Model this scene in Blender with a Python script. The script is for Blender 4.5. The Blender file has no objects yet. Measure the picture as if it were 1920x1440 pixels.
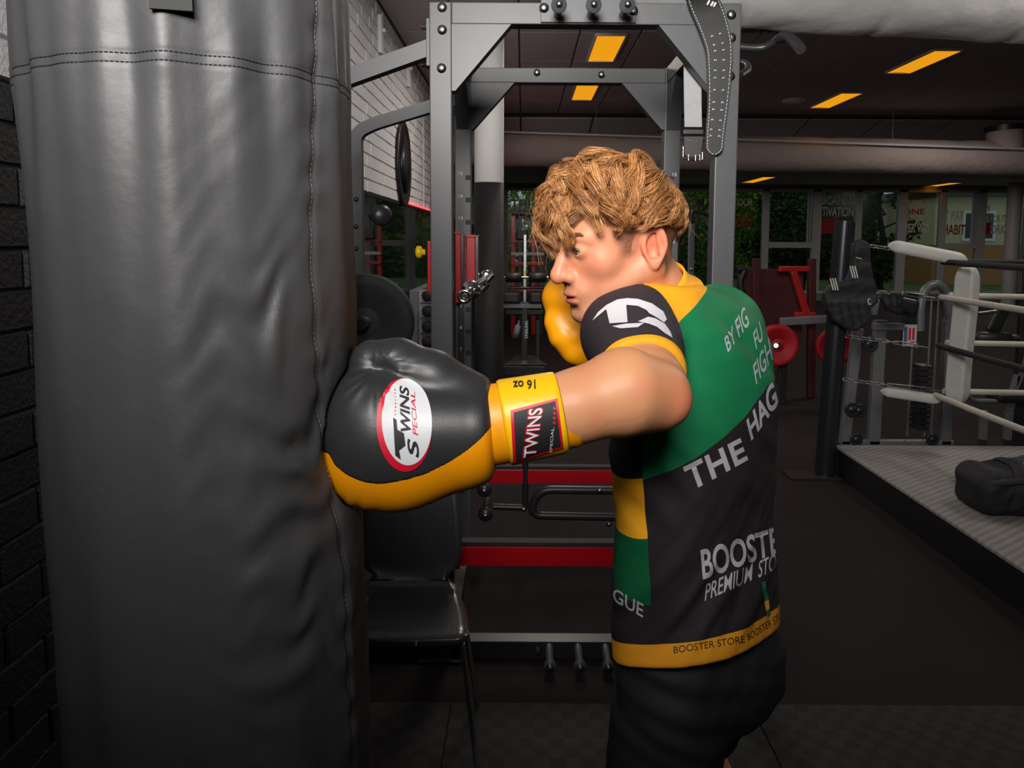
import bpy, bmesh, math, random
import numpy as np
from mathutils import Vector, Matrix
from mathutils.bvhtree import BVHTree
from mathutils import noise as mnoise

# ------------------------------------------------------------------ camera
scene = bpy.context.scene
F_PX, PPX, PPY = 1430.0, 980.0, 582.6
CAM = Vector((0.0, 0.0, 1.55))
PITCH, ROLL = math.radians(5.3), math.radians(0.3)
cam_data = bpy.data.cameras.new('camera')
cam_data.sensor_width = 36.0
cam_data.lens = F_PX / 1920.0 * 36.0
cam_data.shift_x = -(PPX - 960.0) / 1920.0
cam_data.shift_y = (PPY - 720.0) / 1920.0
cam_data.clip_start = 0.02
cam = bpy.data.objects.new('camera', cam_data)
scene.collection.objects.link(cam)
CAM_M = Matrix.Rotation(math.radians(90) - PITCH, 4, 'X') @ Matrix.Rotation(ROLL, 4, 'Z')
cam.matrix_world = Matrix.Translation(CAM) @ CAM_M
scene.camera = cam
CAM_R = CAM_M.to_3x3()

def ray(px, py):
    d = CAM_R @ Vector(((px - PPX) / F_PX, -(py - PPY) / F_PX, -1.0))
    return d
def P(px, py, Y):
    """world point seen at photo pixel (px,py) that lies at depth Y"""
    d = ray(px, py)
    return CAM + d * (Y / d.y)
def PX(px, Y, py=450): return P(px, py, Y).x
def PZ(py, Y, px=980): return P(px, py, Y).z

# ------------------------------------------------------------------ world, lights, exposure
vs = scene.view_settings
vs.view_transform = 'Standard'; vs.look = 'None'; vs.gamma = 1.0; vs.use_curve_mapping = False
vs.exposure = 0.0
world = bpy.data.worlds.new('world'); scene.world = world
world.use_nodes = True
bg = world.node_tree.nodes['Background']
bg.inputs[0].default_value = (0.80, 0.90, 1.0, 1)
bg.inputs[1].default_value = 0.7

def area_light(name, loc, target, size, energy, color=(1, 1, 1), size_y=None):
    l = bpy.data.lights.new(name, 'AREA'); l.energy = energy; l.color = color
    l.size = size
    if size_y: l.shape = 'RECTANGLE'; l.size_y = size_y
    o = bpy.data.objects.new(name, l); scene.collection.objects.link(o)
    o.location = loc
    o.rotation_euler = (Vector(target) - Vector(loc)).to_track_quat('-Z', 'Y').to_euler()
    return o
# the photographer's flash, bounced softly from the ceiling over the camera
fl = area_light('flash_bounce_light', (-0.22, -0.60, 2.60), (0.05, 1.5, 2.30), 0.9, 36, (1.0, 0.97, 0.93)); fl.data.spread = math.radians(80)
# added fill lights under the ceiling ahead of the camera, no fittings modelled
area_light('gym_fill_light', (3.6, 4.2, 3.45), (3.6, 4.2, 0), 0.6, 28, (1.0, 0.93, 0.84), 1.2)
area_light('gym_fill_light', (0.3, 8.2, 3.45), (0.3, 8.2, 0), 0.6, 40, (1.0, 0.90, 0.80), 1.2)  # near the largest warm lamp, adding to its light
area_light('gym_fill_light', (0.3, 5.3, 3.45), (0.3, 5.3, 0), 0.3, 22, (1.0, 0.93, 0.86), 1.2)  # added to brighten the white bricks and the column
area_light('gym_fill_light', (4.5, 16.6, 2.95), (4.5, 16.6, 0), 0.3, 30, (1.0, 0.90, 0.80), 1.2)  # added to lift the window end of the room
area_light('gym_fill_light', (10.0, 16.6, 2.95), (10.0, 16.6, 0), 0.3, 30, (1.0, 0.90, 0.80), 1.2)  # second added light for the window end
area_light('gym_fill_light', (6.0, 10.0, 3.45), (6.0, 10.0, 0), 0.6, 40, (1.0, 0.90, 0.80), 1.2)

# ------------------------------------------------------------------ helpers
C = scene.collection
RNG = random.Random(7)

def link(o):
    C.objects.link(o); return o

def shade(me, smooth=True):
    if smooth:
        me.polygons.foreach_set('use_smooth', [True] * len(me.polygons))

def mesh_from(name, verts, faces, smooth=False):
    me = bpy.data.meshes.new(name)
    me.from_pydata([tuple(v) for v in verts], [], [tuple(f) for f in faces])
    me.update()
    shade(me, smooth)
    return me

def np_mesh(name, V, Q, smooth=True):
    me = bpy.data.meshes.new(name)
    V = np.asarray(V, dtype=np.float32); Q = np.asarray(Q, dtype=np.int32)
    n, k = Q.shape
    me.vertices.add(len(V)); me.vertices.foreach_set('co', V.ravel())
    me.loops.add(n * k); me.loops.foreach_set('vertex_index', Q.ravel())
    me.polygons.add(n)
    me.polygons.foreach_set('loop_start', np.arange(0, n * k, k, dtype=np.int32))
    me.polygons.foreach_set('loop_total', np.full(n, k, dtype=np.int32))
    me.update(calc_edges=True); me.validate()
    shade(me, smooth)
    return me

def empty(name, loc=(0, 0, 0)):
    o = bpy.data.objects.new(name, None); link(o); o.location = loc
    o.empty_display_size = 0.1
    return o

def attach(o, parent):
    if parent is not None:
        o.parent = parent
        m = Matrix.Identity(4); p = parent
        while p is not None:
            m = Matrix.Translation(p.location) @ p.matrix_parent_inverse @ m if False else m
            p = p.parent
        o.matrix_parent_inverse = world_of(parent).inverted()
    return o

def world_of(o):
    m = o.matrix_basis.copy()
    if o.parent is not None:
        m = world_of(o.parent) @ o.matrix_parent_inverse @ m
    return m

def obj(name, me, mat, parent=None, label=None):
    o = bpy.data.objects.new(name, me); link(o)
    if mat is not None:
        me.materials.clear()
        for m in (mat if isinstance(mat, (list, tuple)) else [mat]):
            me.materials.append(m)
    attach(o, parent)
    if label: o['label'] = label
    return o

def tag(o, label, cat, group=None):
    o['label'] = label; o['category'] = cat
    if group: o['group'] = group
    return o

def thing(name, label, cat, loc=(0, 0, 0), group=None):
    return tag(empty(name, loc), label, cat, group)

def structure(o):
    o['kind'] = 'structure'; return o

def copy_tree(o, parent=None, offset=None):
    c = o.copy(); C.objects.link(c)
    if parent is not None:
        c.parent = parent
    if offset is not None:
        c.location = Vector(o.location) + Vector(offset)
    for ch in list(o.children):
        copy_tree(ch, c)
    return c

# ---- shape collector: boxes, tubes, lathes into one mesh
class MB:
    def __init__(s): s.v = []; s.f = []; s.sm = []
    def add(s, v, f, smooth=False):
        b = len(s.v); s.v += [tuple(x) for x in v]; s.f += [tuple(i + b for i in q) for q in f]
        s.sm += [smooth] * len(f); return s
    def box(s, lo, hi, bev=0.0):
        x0, y0, z0 = lo; x1, y1, z1 = hi
        if bev <= 0:
            v = [(x, y, z) for z in (z0, z1) for y in (y0, y1) for x in (x0, x1)]
            f = [(0, 2, 3, 1), (4, 5, 7, 6), (0, 1, 5, 4), (2, 6, 7, 3), (0, 4, 6, 2), (1, 3, 7, 5)]
            return s.add(v, f)
        bm = bmesh.new()
        bmesh.ops.create_cube(bm, size=1.0)
        for w in bm.verts:
            w.co = Vector(((x0 + x1) / 2 + w.co.x * (x1 - x0), (y0 + y1) / 2 + w.co.y * (y1 - y0), (z0 + z1) / 2 + w.co.z * (z1 - z0)))
        bmesh.ops.bevel(bm, geom=bm.edges[:], offset=bev, segments=2, affect='EDGES', profile=0.6)
        return s.bm(bm)
    def bm(s, bm, smooth=False, M=None):
        bm.verts.ensure_lookup_table(); bm.verts.index_update()
        v = [(M @ w.co) if M else w.co for w in bm.verts]
        f = [[w.index for w in q.verts] for q in bm.faces]
        s.add(v, f, smooth); bm.free(); return s
    def obox(s, center, size, M3, bev=0.0):
        t = MB(); h = [k / 2 for k in size]
        t.box((-h[0], -h[1], -h[2]), h, bev)
        c = Vector(center)
        return s.add([c + M3 @ Vector(v) for v in t.v], t.f)
    def beam(s, a, b, w, h, up=(0, 0, 1), bev=0.004):
        a = Vector(a); b = Vector(b); d = b - a; L = d.length; d.normalize()
        u = Vector(up); r = d.cross(u)
        if r.length < 1e-4: r = d.cross(Vector((1, 0, 0)))
        r.normalize(); u = r.cross(d)
        M3 = Matrix((r, d, u)).transposed()
        return s.obox((a + b) / 2, (w, L, h), M3, bev)
    def tube(s, pts, r, n=12, cap=True, smooth=True, closed=False):
        pts = [Vector(p) for p in pts]; m = len(pts)
        rs = r if isinstance(r, (list, tuple, np.ndarray)) else [r] * m
        tang = []
        for i in range(m):
            if closed: t = pts[(i + 1) % m] - pts[i - 1]
            else: t = pts[min(i + 1, m - 1)] - pts[max(i - 1, 0)]
            tang.append(t.normalized())
        t0 = tang[0]; nrm = t0.orthogonal().normalized()
        v = []; f = []
        for i in range(m):
            if i > 0:
                q = tang[i - 1].rotation_difference(tang[i]); nrm = q @ nrm
            nrm = (nrm - tang[i] * nrm.dot(tang[i])).normalized()
            bn = tang[i].cross(nrm)
            for k in range(n):
                a = 2 * math.pi * k / n
                v.append(pts[i] + (nrm * math.cos(a) + bn * math.sin(a)) * rs[i])
        for i in range(m if closed else m - 1):
            j = (i + 1) % m
            for k in range(n):
                k2 = (k + 1) % n
                f.append((i * n + k, i * n + k2, j * n + k2, j * n + k))
        s.add(v, f, smooth)
        if cap and not closed:
            s.add(v[:n][::-1], [tuple(range(n))]); s.add(v[-n:], [tuple(range(n))])
        return s
    def rtube(s, pts, w, h, bend=0.06, up=(0, 1, 0), seg=6):
        """rectangular tube bent along a polyline with rounded corners"""
        path = round_path(pts, bend, seg)
        v = []; f = []; m = len(path); u0 = Vector(up).normalized()
        for i in range(m):
            t = (path[min(i + 1, m - 1)] - path[max(i - 1, 0)]).normalized()
            r = t.cross(u0).normalized()
            for (a, b) in ((-1, -1), (1, -1), (1, 1), (-1, 1)):
                v.append(path[i] + r * (a * w / 2) + u0 * (b * h / 2))
        for i in range(m - 1):
            for k in range(4):
                k2 = (k + 1) % 4
                f.append((i * 4 + k, i * 4 + k2, i * 4 + 4 + k2, i * 4 + 4 + k))
        f.append((3, 2, 1, 0)); f.append(tuple(range((m - 1) * 4, m * 4)))
        return s.add(v, f)
    def cyl(s, a, b, r, n=20, r2=None):
        return s.tube([a, b], [r, r if r2 is None else r2], n)
    def lathe(s, prof, origin, axis, n=32):
        """prof: (distance along axis, radius)"""
        ax = Vector(axis).normalized(); u = ax.orthogonal().normalized(); w = ax.cross(u); o = Vector(origin)
        v = []; f = []
        for (t, r) in prof:
            for k in range(n):
                a = 2 * math.pi * k / n
                v.append(o + ax * t + (u * math.cos(a) + w * math.sin(a)) * max(r, 1e-5))
        for i in range(len(prof) - 1):
            for k in range(n):
                k2 = (k + 1) % n
                f.append((i * n + k, i * n + k2, i * n + n + k2, i * n + n + k))
        return s.add(v, f, True)
    def prism(s, poly, d):
        """polygon of 3-D points extruded by the vector d"""
        d = Vector(d); n = len(poly); v = [Vector(p) for p in poly]; v += [p + d for p in v]
        f = [tuple(range(n))[::-1], tuple(range(n, 2 * n))] + [(i, (i + 1) % n, n + (i + 1) % n, n + i) for i in range(n)]
        return s.add(v, f)
    def sphere(s, c, r, n=14, m=8, sc=(1, 1, 1)):
        v = []; f = []
        for i in range(m + 1):
            th = math.pi * i / m
            for k in range(n):
                a = 2 * math.pi * k / n
                v.append((c[0] + r * sc[0] * math.sin(th) * math.cos(a), c[1] + r * sc[1] * math.sin(th) * math.sin(a), c[2] + r * sc[2] * math.cos(th)))
        for i in range(m):
            for k in range(n):
                k2 = (k + 1) % n
                f.append((i * n + k, i * n + n + k, i * n + n + k2, i * n + k2))
        return s.add(v, f, True)
    def mesh(s, name):
        me = bpy.data.meshes.new(name)
        me.from_pydata(s.v, [], s.f)
        bm = bmesh.new(); bm.from_mesh(me)
        bmesh.ops.recalc_face_normals(bm, faces=bm.faces[:]); bm.to_mesh(me); bm.free()
        me.polygons.foreach_set('use_smooth', s.sm)
        me.update()
        return me
    def build(s, name, mat, parent=None, label=None):
        return obj(name, s.mesh(name), mat, parent, label)

def round_path(pts, bend=0.06, seg=6):
    pts = [Vector(p) for p in pts]; out = [pts[0]]
    for i in range(1, len(pts) - 1):
        p = pts[i]; a = (pts[i - 1] - p); b = (pts[i + 1] - p)
        r = min(bend, a.length * .48, b.length * .48)
        a = p + a.normalized() * r; b = p + b.normalized() * r
        for k in range(seg + 1):
            t = k / seg
            out.append(a * (1 - t) ** 2 + p * 2 * t * (1 - t) + b * t * t)
    out.append(pts[-1]); return out

def smooth_curve(pts, n=8):
    pts = [Vector(p) for p in pts]; out = []
    for i in range(len(pts) - 1):
        p0 = pts[max(i - 1, 0)]; p1 = pts[i]; p2 = pts[i + 1]; p3 = pts[min(i + 2, len(pts) - 1)]
        for k in range(n):
            t = k / n
            out.append(0.5 * ((2 * p1) + (p2 - p0) * t + (2 * p0 - 5 * p1 + 4 * p2 - p3) * t * t + (3 * p1 - p0 - 3 * p2 + p3) * t ** 3))
    out.append(pts[-1]); return out

# ------------------------------------------------------------------ materials
def lin(c):
    return tuple((x / 12.92 if x <= .04045 else ((x + .055) / 1.055) ** 2.4) for x in c)
def srgb(r, g, b): return lin((r / 255, g / 255, b / 255))

def mat(name, color, rough=0.5, metal=0.0, noise=0.0, nscale=20.0, bump=0.0, bscale=60.0, coat=0.0, spec=0.5, bdist=0.004, detail=4.0, sheen=0.0, stretch=None, trans=0.0, alpha=1.0):
    m = bpy.data.materials.new(name); m.use_nodes = True
    nt = m.node_tree; b = nt.nodes['Principled BSDF']
    b.inputs['Base Color'].default_value = (*color, 1); b.inputs['Roughness'].default_value = rough
    b.inputs['Metallic'].default_value = metal; b.inputs['Specular IOR Level'].default_value = spec
    if coat: b.inputs['Coat Weight'].default_value = coat; b.inputs['Coat Roughness'].default_value = 0.15
    if sheen: b.inputs['Sheen Weight'].default_value = sheen
    if trans: b.inputs['Transmission Weight'].default_value = trans
    tc = nt.nodes.new('ShaderNodeTexCoord'); mp = nt.nodes.new('ShaderNodeMapping')
    nt.links.new(tc.outputs['Object'], mp.inputs[0])
    if stretch: mp.inputs['Scale'].default_value = stretch
    if noise:
        n = nt.nodes.new('ShaderNodeTexNoise'); n.inputs['Scale'].default_value = nscale; n.inputs['Detail'].default_value = detail
        nt.links.new(mp.outputs[0], n.inputs['Vector'])
        r = nt.nodes.new('ShaderNodeMix'); r.data_type = 'RGBA'
        lo = tuple(max(0, c * (1 - noise)) for c in color); hi = tuple(min(1, c * (1 + noise)) for c in color)
        r.inputs[6].default_value = (*lo, 1); r.inputs[7].default_value = (*hi, 1)
        nt.links.new(n.outputs[0], r.inputs[0]); nt.links.new(r.outputs[2], b.inputs['Base Color'])
    if bump:
        n = nt.nodes.new('ShaderNodeTexNoise'); n.inputs['Scale'].default_value = bscale; n.inputs['Detail'].default_value = detail
        nt.links.new(mp.outputs[0], n.inputs['Vector'])
        bu = nt.nodes.new('ShaderNodeBump'); bu.inputs['Strength'].default_value = bump; bu.inputs['Distance'].default_value = bdist
        nt.links.new(n.outputs[0], bu.inputs['Height']); nt.links.new(bu.outputs[0], b.inputs['Normal'])
    return m

def emit(name, color, strength):
    m = bpy.data.materials.new(name); m.use_nodes = True; nt = m.node_tree
    b = nt.nodes['Principled BSDF']; b.inputs['Base Color'].default_value = (*color, 1)
    b.inputs['Emission Color'].default_value = (*color, 1); b.inputs['Emission Strength'].default_value = strength
    return m

M = {}
M['steel'] = mat('rack_steel', (0.078, 0.079, 0.085), 0.42, 0.0, 0.10, 30, 0.12, 900, spec=0.5, bdist=0.0006)
M['steel_dark'] = mat('dark_steel', (0.022, 0.022, 0.024), 0.38, 0.0, 0.1, 30)
M['chrome'] = mat('chrome', (0.72, 0.72, 0.72), 0.14, 1.0)
M['bolt'] = mat('bolt', (0.38, 0.38, 0.38), 0.3, 1.0)
M['bolt_dark'] = mat('bolt_dark', (0.06, 0.06, 0.06), 0.35, 0.6)
M['red'] = mat('red_enamel', srgb(190, 8, 28), 0.35, 0.0, coat=0.3)
M['yellow_knob'] = mat('yellow_plastic', srgb(240, 200, 20), 0.35)
M['rubber'] = mat('black_rubber', (0.018, 0.018, 0.019), 0.7, 0, 0.2, 40, 0.3, 400, bdist=0.001)
M['plate'] = mat('rubber_plate', (0.022, 0.022, 0.023), 0.75, 0, 0.5, 220, 0.6, 350, bdist=0.002)
M['white_print'] = mat('white_print', (0.70, 0.71, 0.73), 0.6)
M['black_print'] = mat('black_print', (0.012, 0.012, 0.014), 0.6)
M['black_plastic'] = mat('black_plastic', (0.012, 0.012, 0.013), 0.4)
M['grey_frame'] = mat('grey_machine_paint', (0.17, 0.175, 0.19), 0.4, 0.2, 0.05, 20)
M['pad_black'] = mat('black_vinyl_pad', (0.014, 0.014, 0.015), 0.45, 0, 0, 1, 0.2, 120)
M['pad_white'] = mat('white_vinyl', (0.56, 0.55, 0.52), 0.5, 0, 0.12, 14, 0.25, 30, bdist=0.004)
M['rope_white'] = mat('white_rope', (0.50, 0.47, 0.41), 0.7, 0, 0.15, 60, 0.4, 150, bdist=0.003)
M['rope_black'] = mat('black_rope', (0.015, 0.015, 0.016), 0.7, 0, 0.1, 60, 0.4, 150, bdist=0.003)
# ------------------------------------------------------------------ the room
WALL_X = -1.25; CEIL = 3.58; BACK_Y = 20.0
M['brick_black'] = mat('black_painted_brick', (0.0105, 0.0105, 0.0115), 0.62, 0, 0.4, 25, 0.9, 70, bdist=0.006)
M['brick_white'] = mat('white_painted_brick', (0.74, 0.74, 0.76), 0.6, 0, 0.10, 25, 0.8, 80, bdist=0.005)
M['mortar_black'] = mat('black_mortar', (0.008, 0.008, 0.009), 0.8)
M['mortar_white'] = mat('white_mortar', (0.30, 0.30, 0.31), 0.8)
M['floor'] = mat('rubber_floor', (0.0118, 0.0072, 0.0078), 0.85, 0, 0.3, 300, 0.35, 500, bdist=0.001, spec=0.25)
M['ceiling_tile'] = mat('dark_ceiling_tile', (0.50, 0.46, 0.475), 0.9, 0, 0.08, 30, 0.2, 200)
M['ceiling_tile_pale'] = mat('pale_ceiling_tile', (0.72, 0.68, 0.69), 0.9, 0, 0.06, 10)
M['ceiling_grid'] = mat('ceiling_grid', (0.10, 0.093, 0.097), 0.7)
M['duct'] = mat('duct_wrap', (0.30, 0.245, 0.235), 0.8, 0, 0.08, 8, 0.6, 9, bdist=0.02)
M['duct_white'] = mat('white_duct_foil', (0.80, 0.79, 0.78), 0.75, 0, 0.06, 8, 0.35, 5, bdist=0.04)
M['wall_paint'] = mat('grey_wall_paint', (0.20, 0.19, 0.19), 0.85, 0, 0.05, 3)
M['frame_grey'] = mat('window_frame_grey', (0.36, 0.36, 0.38), 0.5)
M['wall_white'] = mat('white_paint', (0.78, 0.77, 0.76), 0.8)

# floor (rubber sheet) and nearer interlocking mat
m = MB().box((-1.4, -4.4, -0.08), (14.6, BACK_Y + .2, 0.0))
structure(m.build('floor', M['floor']))

def checker_mat():
    m = mat('checker_mat', (0.02, 0.02, 0.021), 0.75, spec=0.3); nt = m.node_tree; b = nt.nodes['Principled BSDF']
    tc = nt.nodes.new('ShaderNodeTexCoord'); ch = nt.nodes.new('ShaderNodeTexChecker'); ch.inputs['Scale'].default_value = 22
    ch.inputs[1].default_value = (0.027, 0.027, 0.026, 1); ch.inputs[2].default_value = (0.017, 0.017, 0.0175, 1)
    nt.links.new(tc.outputs['Object'], ch.inputs[0]); nt.links.new(ch.outputs[0], b.inputs['Base Color'])
    n = nt.nodes.new('ShaderNodeTexWave'); n.inputs['Scale'].default_value = 60; n.bands_direction = 'DIAGONAL'
    nt.links.new(tc.outputs['Object'], n.inputs[0])
    bu = nt.nodes.new('ShaderNodeBump'); bu.inputs['Strength'].default_value = .4; bu.inputs['Distance'].default_value = .002
    nt.links.new(n.outputs['Fac'], bu.inputs['Height']); nt.links.new(bu.outputs[0], b.inputs['Normal'])
    return m
M['checker'] = checker_mat()
k = 0
for i in range(5):
    for j in range(4):
        x0 = -1.23 + i * 1.0; y1 = 2.42 - j * 1.0
        t = MB().box((0, 0, 0.0), (.996, .996, .010), .002).build('floor_mat_tile', M['checker'])
        t.location = (x0, y1 - 1.0, 0)
        tag(t, 'black checkered rubber mat tile on the floor near the boxer', 'floor mat', 'checkered floor mats')

# ---- left wall: bricks
wall = structure(MB().box((WALL_X - .25, -4.4, 0), (WALL_X - .010, BACK_Y, 1.93)).build('wall_left', M['mortar_black']))
upper = MB().box((WALL_X - .25, -4.4, 1.93), (WALL_X - .010, BACK_Y, CEIL)).build('upper_wall', M['mortar_white'], wall)
BL, BH, BW = .285, .0965, .014
def brick_mesh(name):
    a, h = BL / 2, BH / 2; i = .005
    v = [(-.012, -a, -h), (-.012, a, -h), (-.012, a, h), (-.012, -a, h), (0, -a + i, -h + i), (0, a - i, -h + i), (0, a - i, h - i), (0, -a + i, h - i)]
    f = [(4, 5, 6, 7), (0, 1, 5, 4), (1, 2, 6, 5), (2, 3, 7, 6), (3, 0, 4, 7)]
    return v, f
bv, bf = brick_mesh('brick')
me_b = mesh_from('brick_black', bv, bf); me_b.materials.append(M['brick_black'])
me_w = mesh_from('brick_white', bv, bf); me_w.materials.append(M['brick_white'])
rest = {True: MB(), False: MB()}
nparts = [0, 0]
for c in range(35):
    z = .05 + c * .1015
    white = z > 1.93
    off = (c % 2) * .1475
    for j in range(-14, 74):
        y = j * .295 + off
        if y < -4.2 or y > BACK_Y - .2: continue
        near = 1.0 < y < 2.35 and .55 < z < 2.75
        far = white and 5.0 < y < 9.2 and z < 3.5
        dx = RNG.uniform(-.003, .003)
        if (near or far) and nparts[int(far)] < (110 if near else 190):
            nparts[int(far)] += 1
            o = bpy.data.objects.new('brick', me_w if white else me_b); link(o)
            o.location = (WALL_X + dx, y, z); o.rotation_euler = (RNG.uniform(-.006, .006), 0, 0)
            attach(o, upper if white else wall)
        else:
            if not white and 5.6 < y < 13.5: continue
            rest[white].add([(v[0] + WALL_X + dx, v[1] + y, v[2] + z) for v in bv], bf)
o = rest[True].build('brickwork', M['brick_white'], upper); o['kind'] = 'stuff'
o = rest[False].build('brickwork', M['brick_black'], wall); o['kind'] = 'stuff'

# right, rear walls
structure(MB().box((14.4, -4.4, 0), (14.6, BACK_Y + .2, CEIL)).build('wall_right', M['wall_paint']))
structure(MB().box((-1.5, -4.6, 0), (14.6, -4.4, CEIL)).build('wall_rear', M['wall_paint']))

# mirror on the left wall
M['mirror'] = mat('mirror_silver', (0.62, 0.64, 0.63), 0.03, 1.0)
t = thing('wall_mirror', 'tall gym mirror fixed to the left wall under the white bricks', 'mirror', (WALL_X, 9.5, .3))
MB().box((WALL_X - .009, 5.7, .32), (WALL_X - .002, 9.48, 1.90)).build('mirror_panel', M['mirror'], t)
MB().box((WALL_X - .009, 9.50, .32), (WALL_X - .002, 13.3, 1.90)).build('mirror_panel', M['mirror'], t)
MB().box((WALL_X - .010, 5.66, 1.90), (WALL_X + .008, 13.34, 1.925)).build('mirror_trim', M['black_plastic'], t)
# red light strip along the bottom of the white bricks
M['led_red'] = emit('red_led', (1.0, .02, .03), 7.0)
t = MB().box((WALL_X + .004, 8.3, 1.932), (WALL_X + .012, 13.0, 1.942)).build('light_strip', M['led_red'])
tag(t, 'thin red light strip glowing along the mirror top', 'light strip')

# disc sign on white bricks
t = thing('wall_sign', 'round black sign disc fixed to the white brick wall', 'sign', (WALL_X + .01, 7.95, 2.3))
MB().lathe([(0, 0), (0, .43), (.018, .44), (.03, .43), (.03, .40), (.026, .395), (.026, 0)], (WALL_X + .006, 7.95, 2.32), (1, 0, 0), 48).build('disc', M['black_plastic'], t)
MB().lathe([(0, .0), (.004, .30), (.004, 0)], (WALL_X + .033, 7.95, 2.32), (1, 0, 0), 32).build('inner_disc', M['steel_dark'], t)
for (yy, zz, lab) in ((6.75, 3.30, 'nearer'), (8.35, 3.33, 'farther')):
    t = thing('wall_bracket', 'white slim bracket high on the white brick wall, %s one' % lab, 'bracket', (WALL_X, yy, zz - .15), 'white wall brackets')
    MB().box((WALL_X, yy - .05, zz - .16), (WALL_X + .035, yy + .05, zz + .16), .006).build('plate', M['wall_white'], t)
    MB().box((WALL_X + .03, yy - .02, zz + .02), (WALL_X + .06, yy + .02, zz + .05), .004).build('hook', M['wall_white'], t)
t = MB().tube([(WALL_X + .008, 9.6, 1.95), (WALL_X + .008, 9.62, 3.2)], .006, 6).build('wall_cable', M['wall_white'])
tag(t, 'thin white cable running down the white brick wall', 'cable')

# ---- ceiling: tiles in a dark grid, with a lower far part behind a sloping pale bulkhead
def ceiling_root(): return structure(MB().box((-1.5, -4.6, CEIL + .012), (14.6, 13.0, CEIL + .10)).build('ceiling', M['ceiling_grid']))
ceil = ceiling_root()
TW, TL = 1.20, 0.60
tv = MB().box((-TL / 2 + .010, -TW / 2 + .010, 0), (TL / 2 - .010, TW / 2 - .010, .016), .003)
tme = tv.mesh('ceiling_tile'); tme.materials.append(M['ceiling_tile'])
tme2 = tv.mesh('ceiling_tile_pale'); tme2.materials.append(M['ceiling_tile_pale'])
LIGHT_CELLS = {}
NTX, NTY = 26, 14
lamps = [(1.02, 8.15), (1.02 - .04, 10.60)]
tiles_rest = MB()
for i in range(NTX):
    for j in range(NTY):
        x = -.95 + i * TL; y = -3.7 + j * TW
        if y > 13.0: continue
        if y < 2.8 or x > 10.5:
            tiles_rest.add([(v[0] + x, v[1] + y, v[2] + CEIL) for v in tv.v], tv.f); continue
        pale = (i, j) in ((13, 7), (14, 9), (13, 10), (12, 10), (4, 9), (15, 6))
        o = bpy.data.objects.new('ceiling_tile', tme2 if pale else tme); link(o)
        o.location = (x, y, CEIL); attach(o, ceil)
o = tiles_rest.build('ceiling_tiles', M['ceiling_tile'], ceil); o['kind'] = 'stuff'
# bulkhead (sloping) and low far ceiling
LOWZ = 1.55 + 1.46
bh = structure(MB().prism([(-1.25, 12.9, CEIL + .01), (-1.25, 15.4, LOWZ), (-1.25, 15.4, LOWZ + .1), (-1.25, 12.9, CEIL + .11)], (15.7, 0, 0)).build('ceiling_bulkhead', M['ceiling_grid']))
slope = math.atan2(LOWZ - CEIL, 2.5)
L = math.hypot(2.5, LOWZ - CEIL)
pm = MB().box((-.585, -L / 2 + .01, -.014), (.585, L / 2 - .01, .0), .003).mesh('bulkhead_panel'); pm.materials.append(M['ceiling_tile_pale'])
for i in range(13):
    o = bpy.data.objects.new('bulkhead_panel', pm); link(o)
    o.location = (-.65 + i * 1.2, 14.15, (CEIL + LOWZ) / 2); o.rotation_euler = (slope, 0, 0); attach(o, bh)
structure(MB().box((-1.3, 15.4, LOWZ), (14.6, BACK_Y + .2, LOWZ + .1)).build('ceiling_low', M['ceiling_tile']))

# ceiling lamps: recessed troffers with a warm diffuser
M['lamp_warm'] = emit('warm_lamp_diffuser', srgb(248, 165, 20), 0.85)
def ceiling_lamp(x, y, z, label, w=.30, l=1.15, rot=0):
    t = thing('ceiling_lamp', label, 'ceiling light', (x, y, z), 'warm recessed ceiling lamps')
    fr = MB()
    for sx in (-1, 1): fr.box((x + sx * w / 2 - .01, y - l / 2, z - .022), (x + sx * w / 2 + .01, y + l / 2, z))
    for sy in (-1, 1): fr.box((x - w / 2, y + sy * l / 2 - .01, z - .022), (x + w / 2, y + sy * l / 2 + .01, z))
    fr.build('lamp_frame', M['wall_white'], t)
    # gently vaulted diffuser
    n = 8; v = []; f = []
    for k in range(n + 1):
        a = -1 + 2 * k / n
        for yy in (-l / 2 + .01, l / 2 - .01):
            v.append((x + a * (w / 2 - .01), y + yy, z - .018 + .012 * (1 - a * a)))
    for k in range(n): f.append((2 * k, 2 * k + 1, 2 * k + 3, 2 * k + 2))
    MB().add(v, f, True).build('diffuser', M['lamp_warm'], t)
    return t
def lamp_at(px0, px1, py0, py1, z, label):
    """lamp whose near edge is seen at py0 and far edge at py1"""
    H = z - .02 - CAM.z
    d0 = ray((px0 + px1) / 2, py0); d1 = ray((px0 + px1) / 2, py1)
    y0 = d0.y * H / d0.z; y1 = d1.y * H / d1.z
    ym = (y0 + y1) / 2
    xm = P((px0 + px1) / 2, 0, ym).x
    dm = ray((px0 + px1) / 2, (py0 + py1) / 2); ym = dm.y * H / dm.z; xm = dm.x * H / dm.z
    return ceiling_lamp(xm, (y0 + y1) / 2, z, label, l=abs(y1 - y0))
lamp_at(1112, 1160, 67, 116, CEIL, 'largest warm orange ceiling lamp framed by the rack top')
lamp_at(1075, 1118, 158, 188, CEIL, 'warm orange ceiling lamp just below the rear rack beam')
lamp_at(1700, 1762, 95, 138, CEIL, 'warm orange ceiling lamp at upper right under the white duct')
lamp_at(1546, 1588, 175, 203, CEIL, 'warm orange ceiling lamp right of the rack handles')
lamp_at(1408, 1436, 332, 343, LOWZ, 'small far orange ceiling lamp beside the right rack upright')
lamp_at(1745, 1782, 343, 351, LOWZ, 'small far orange ceiling lamp above the ring corner')
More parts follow.
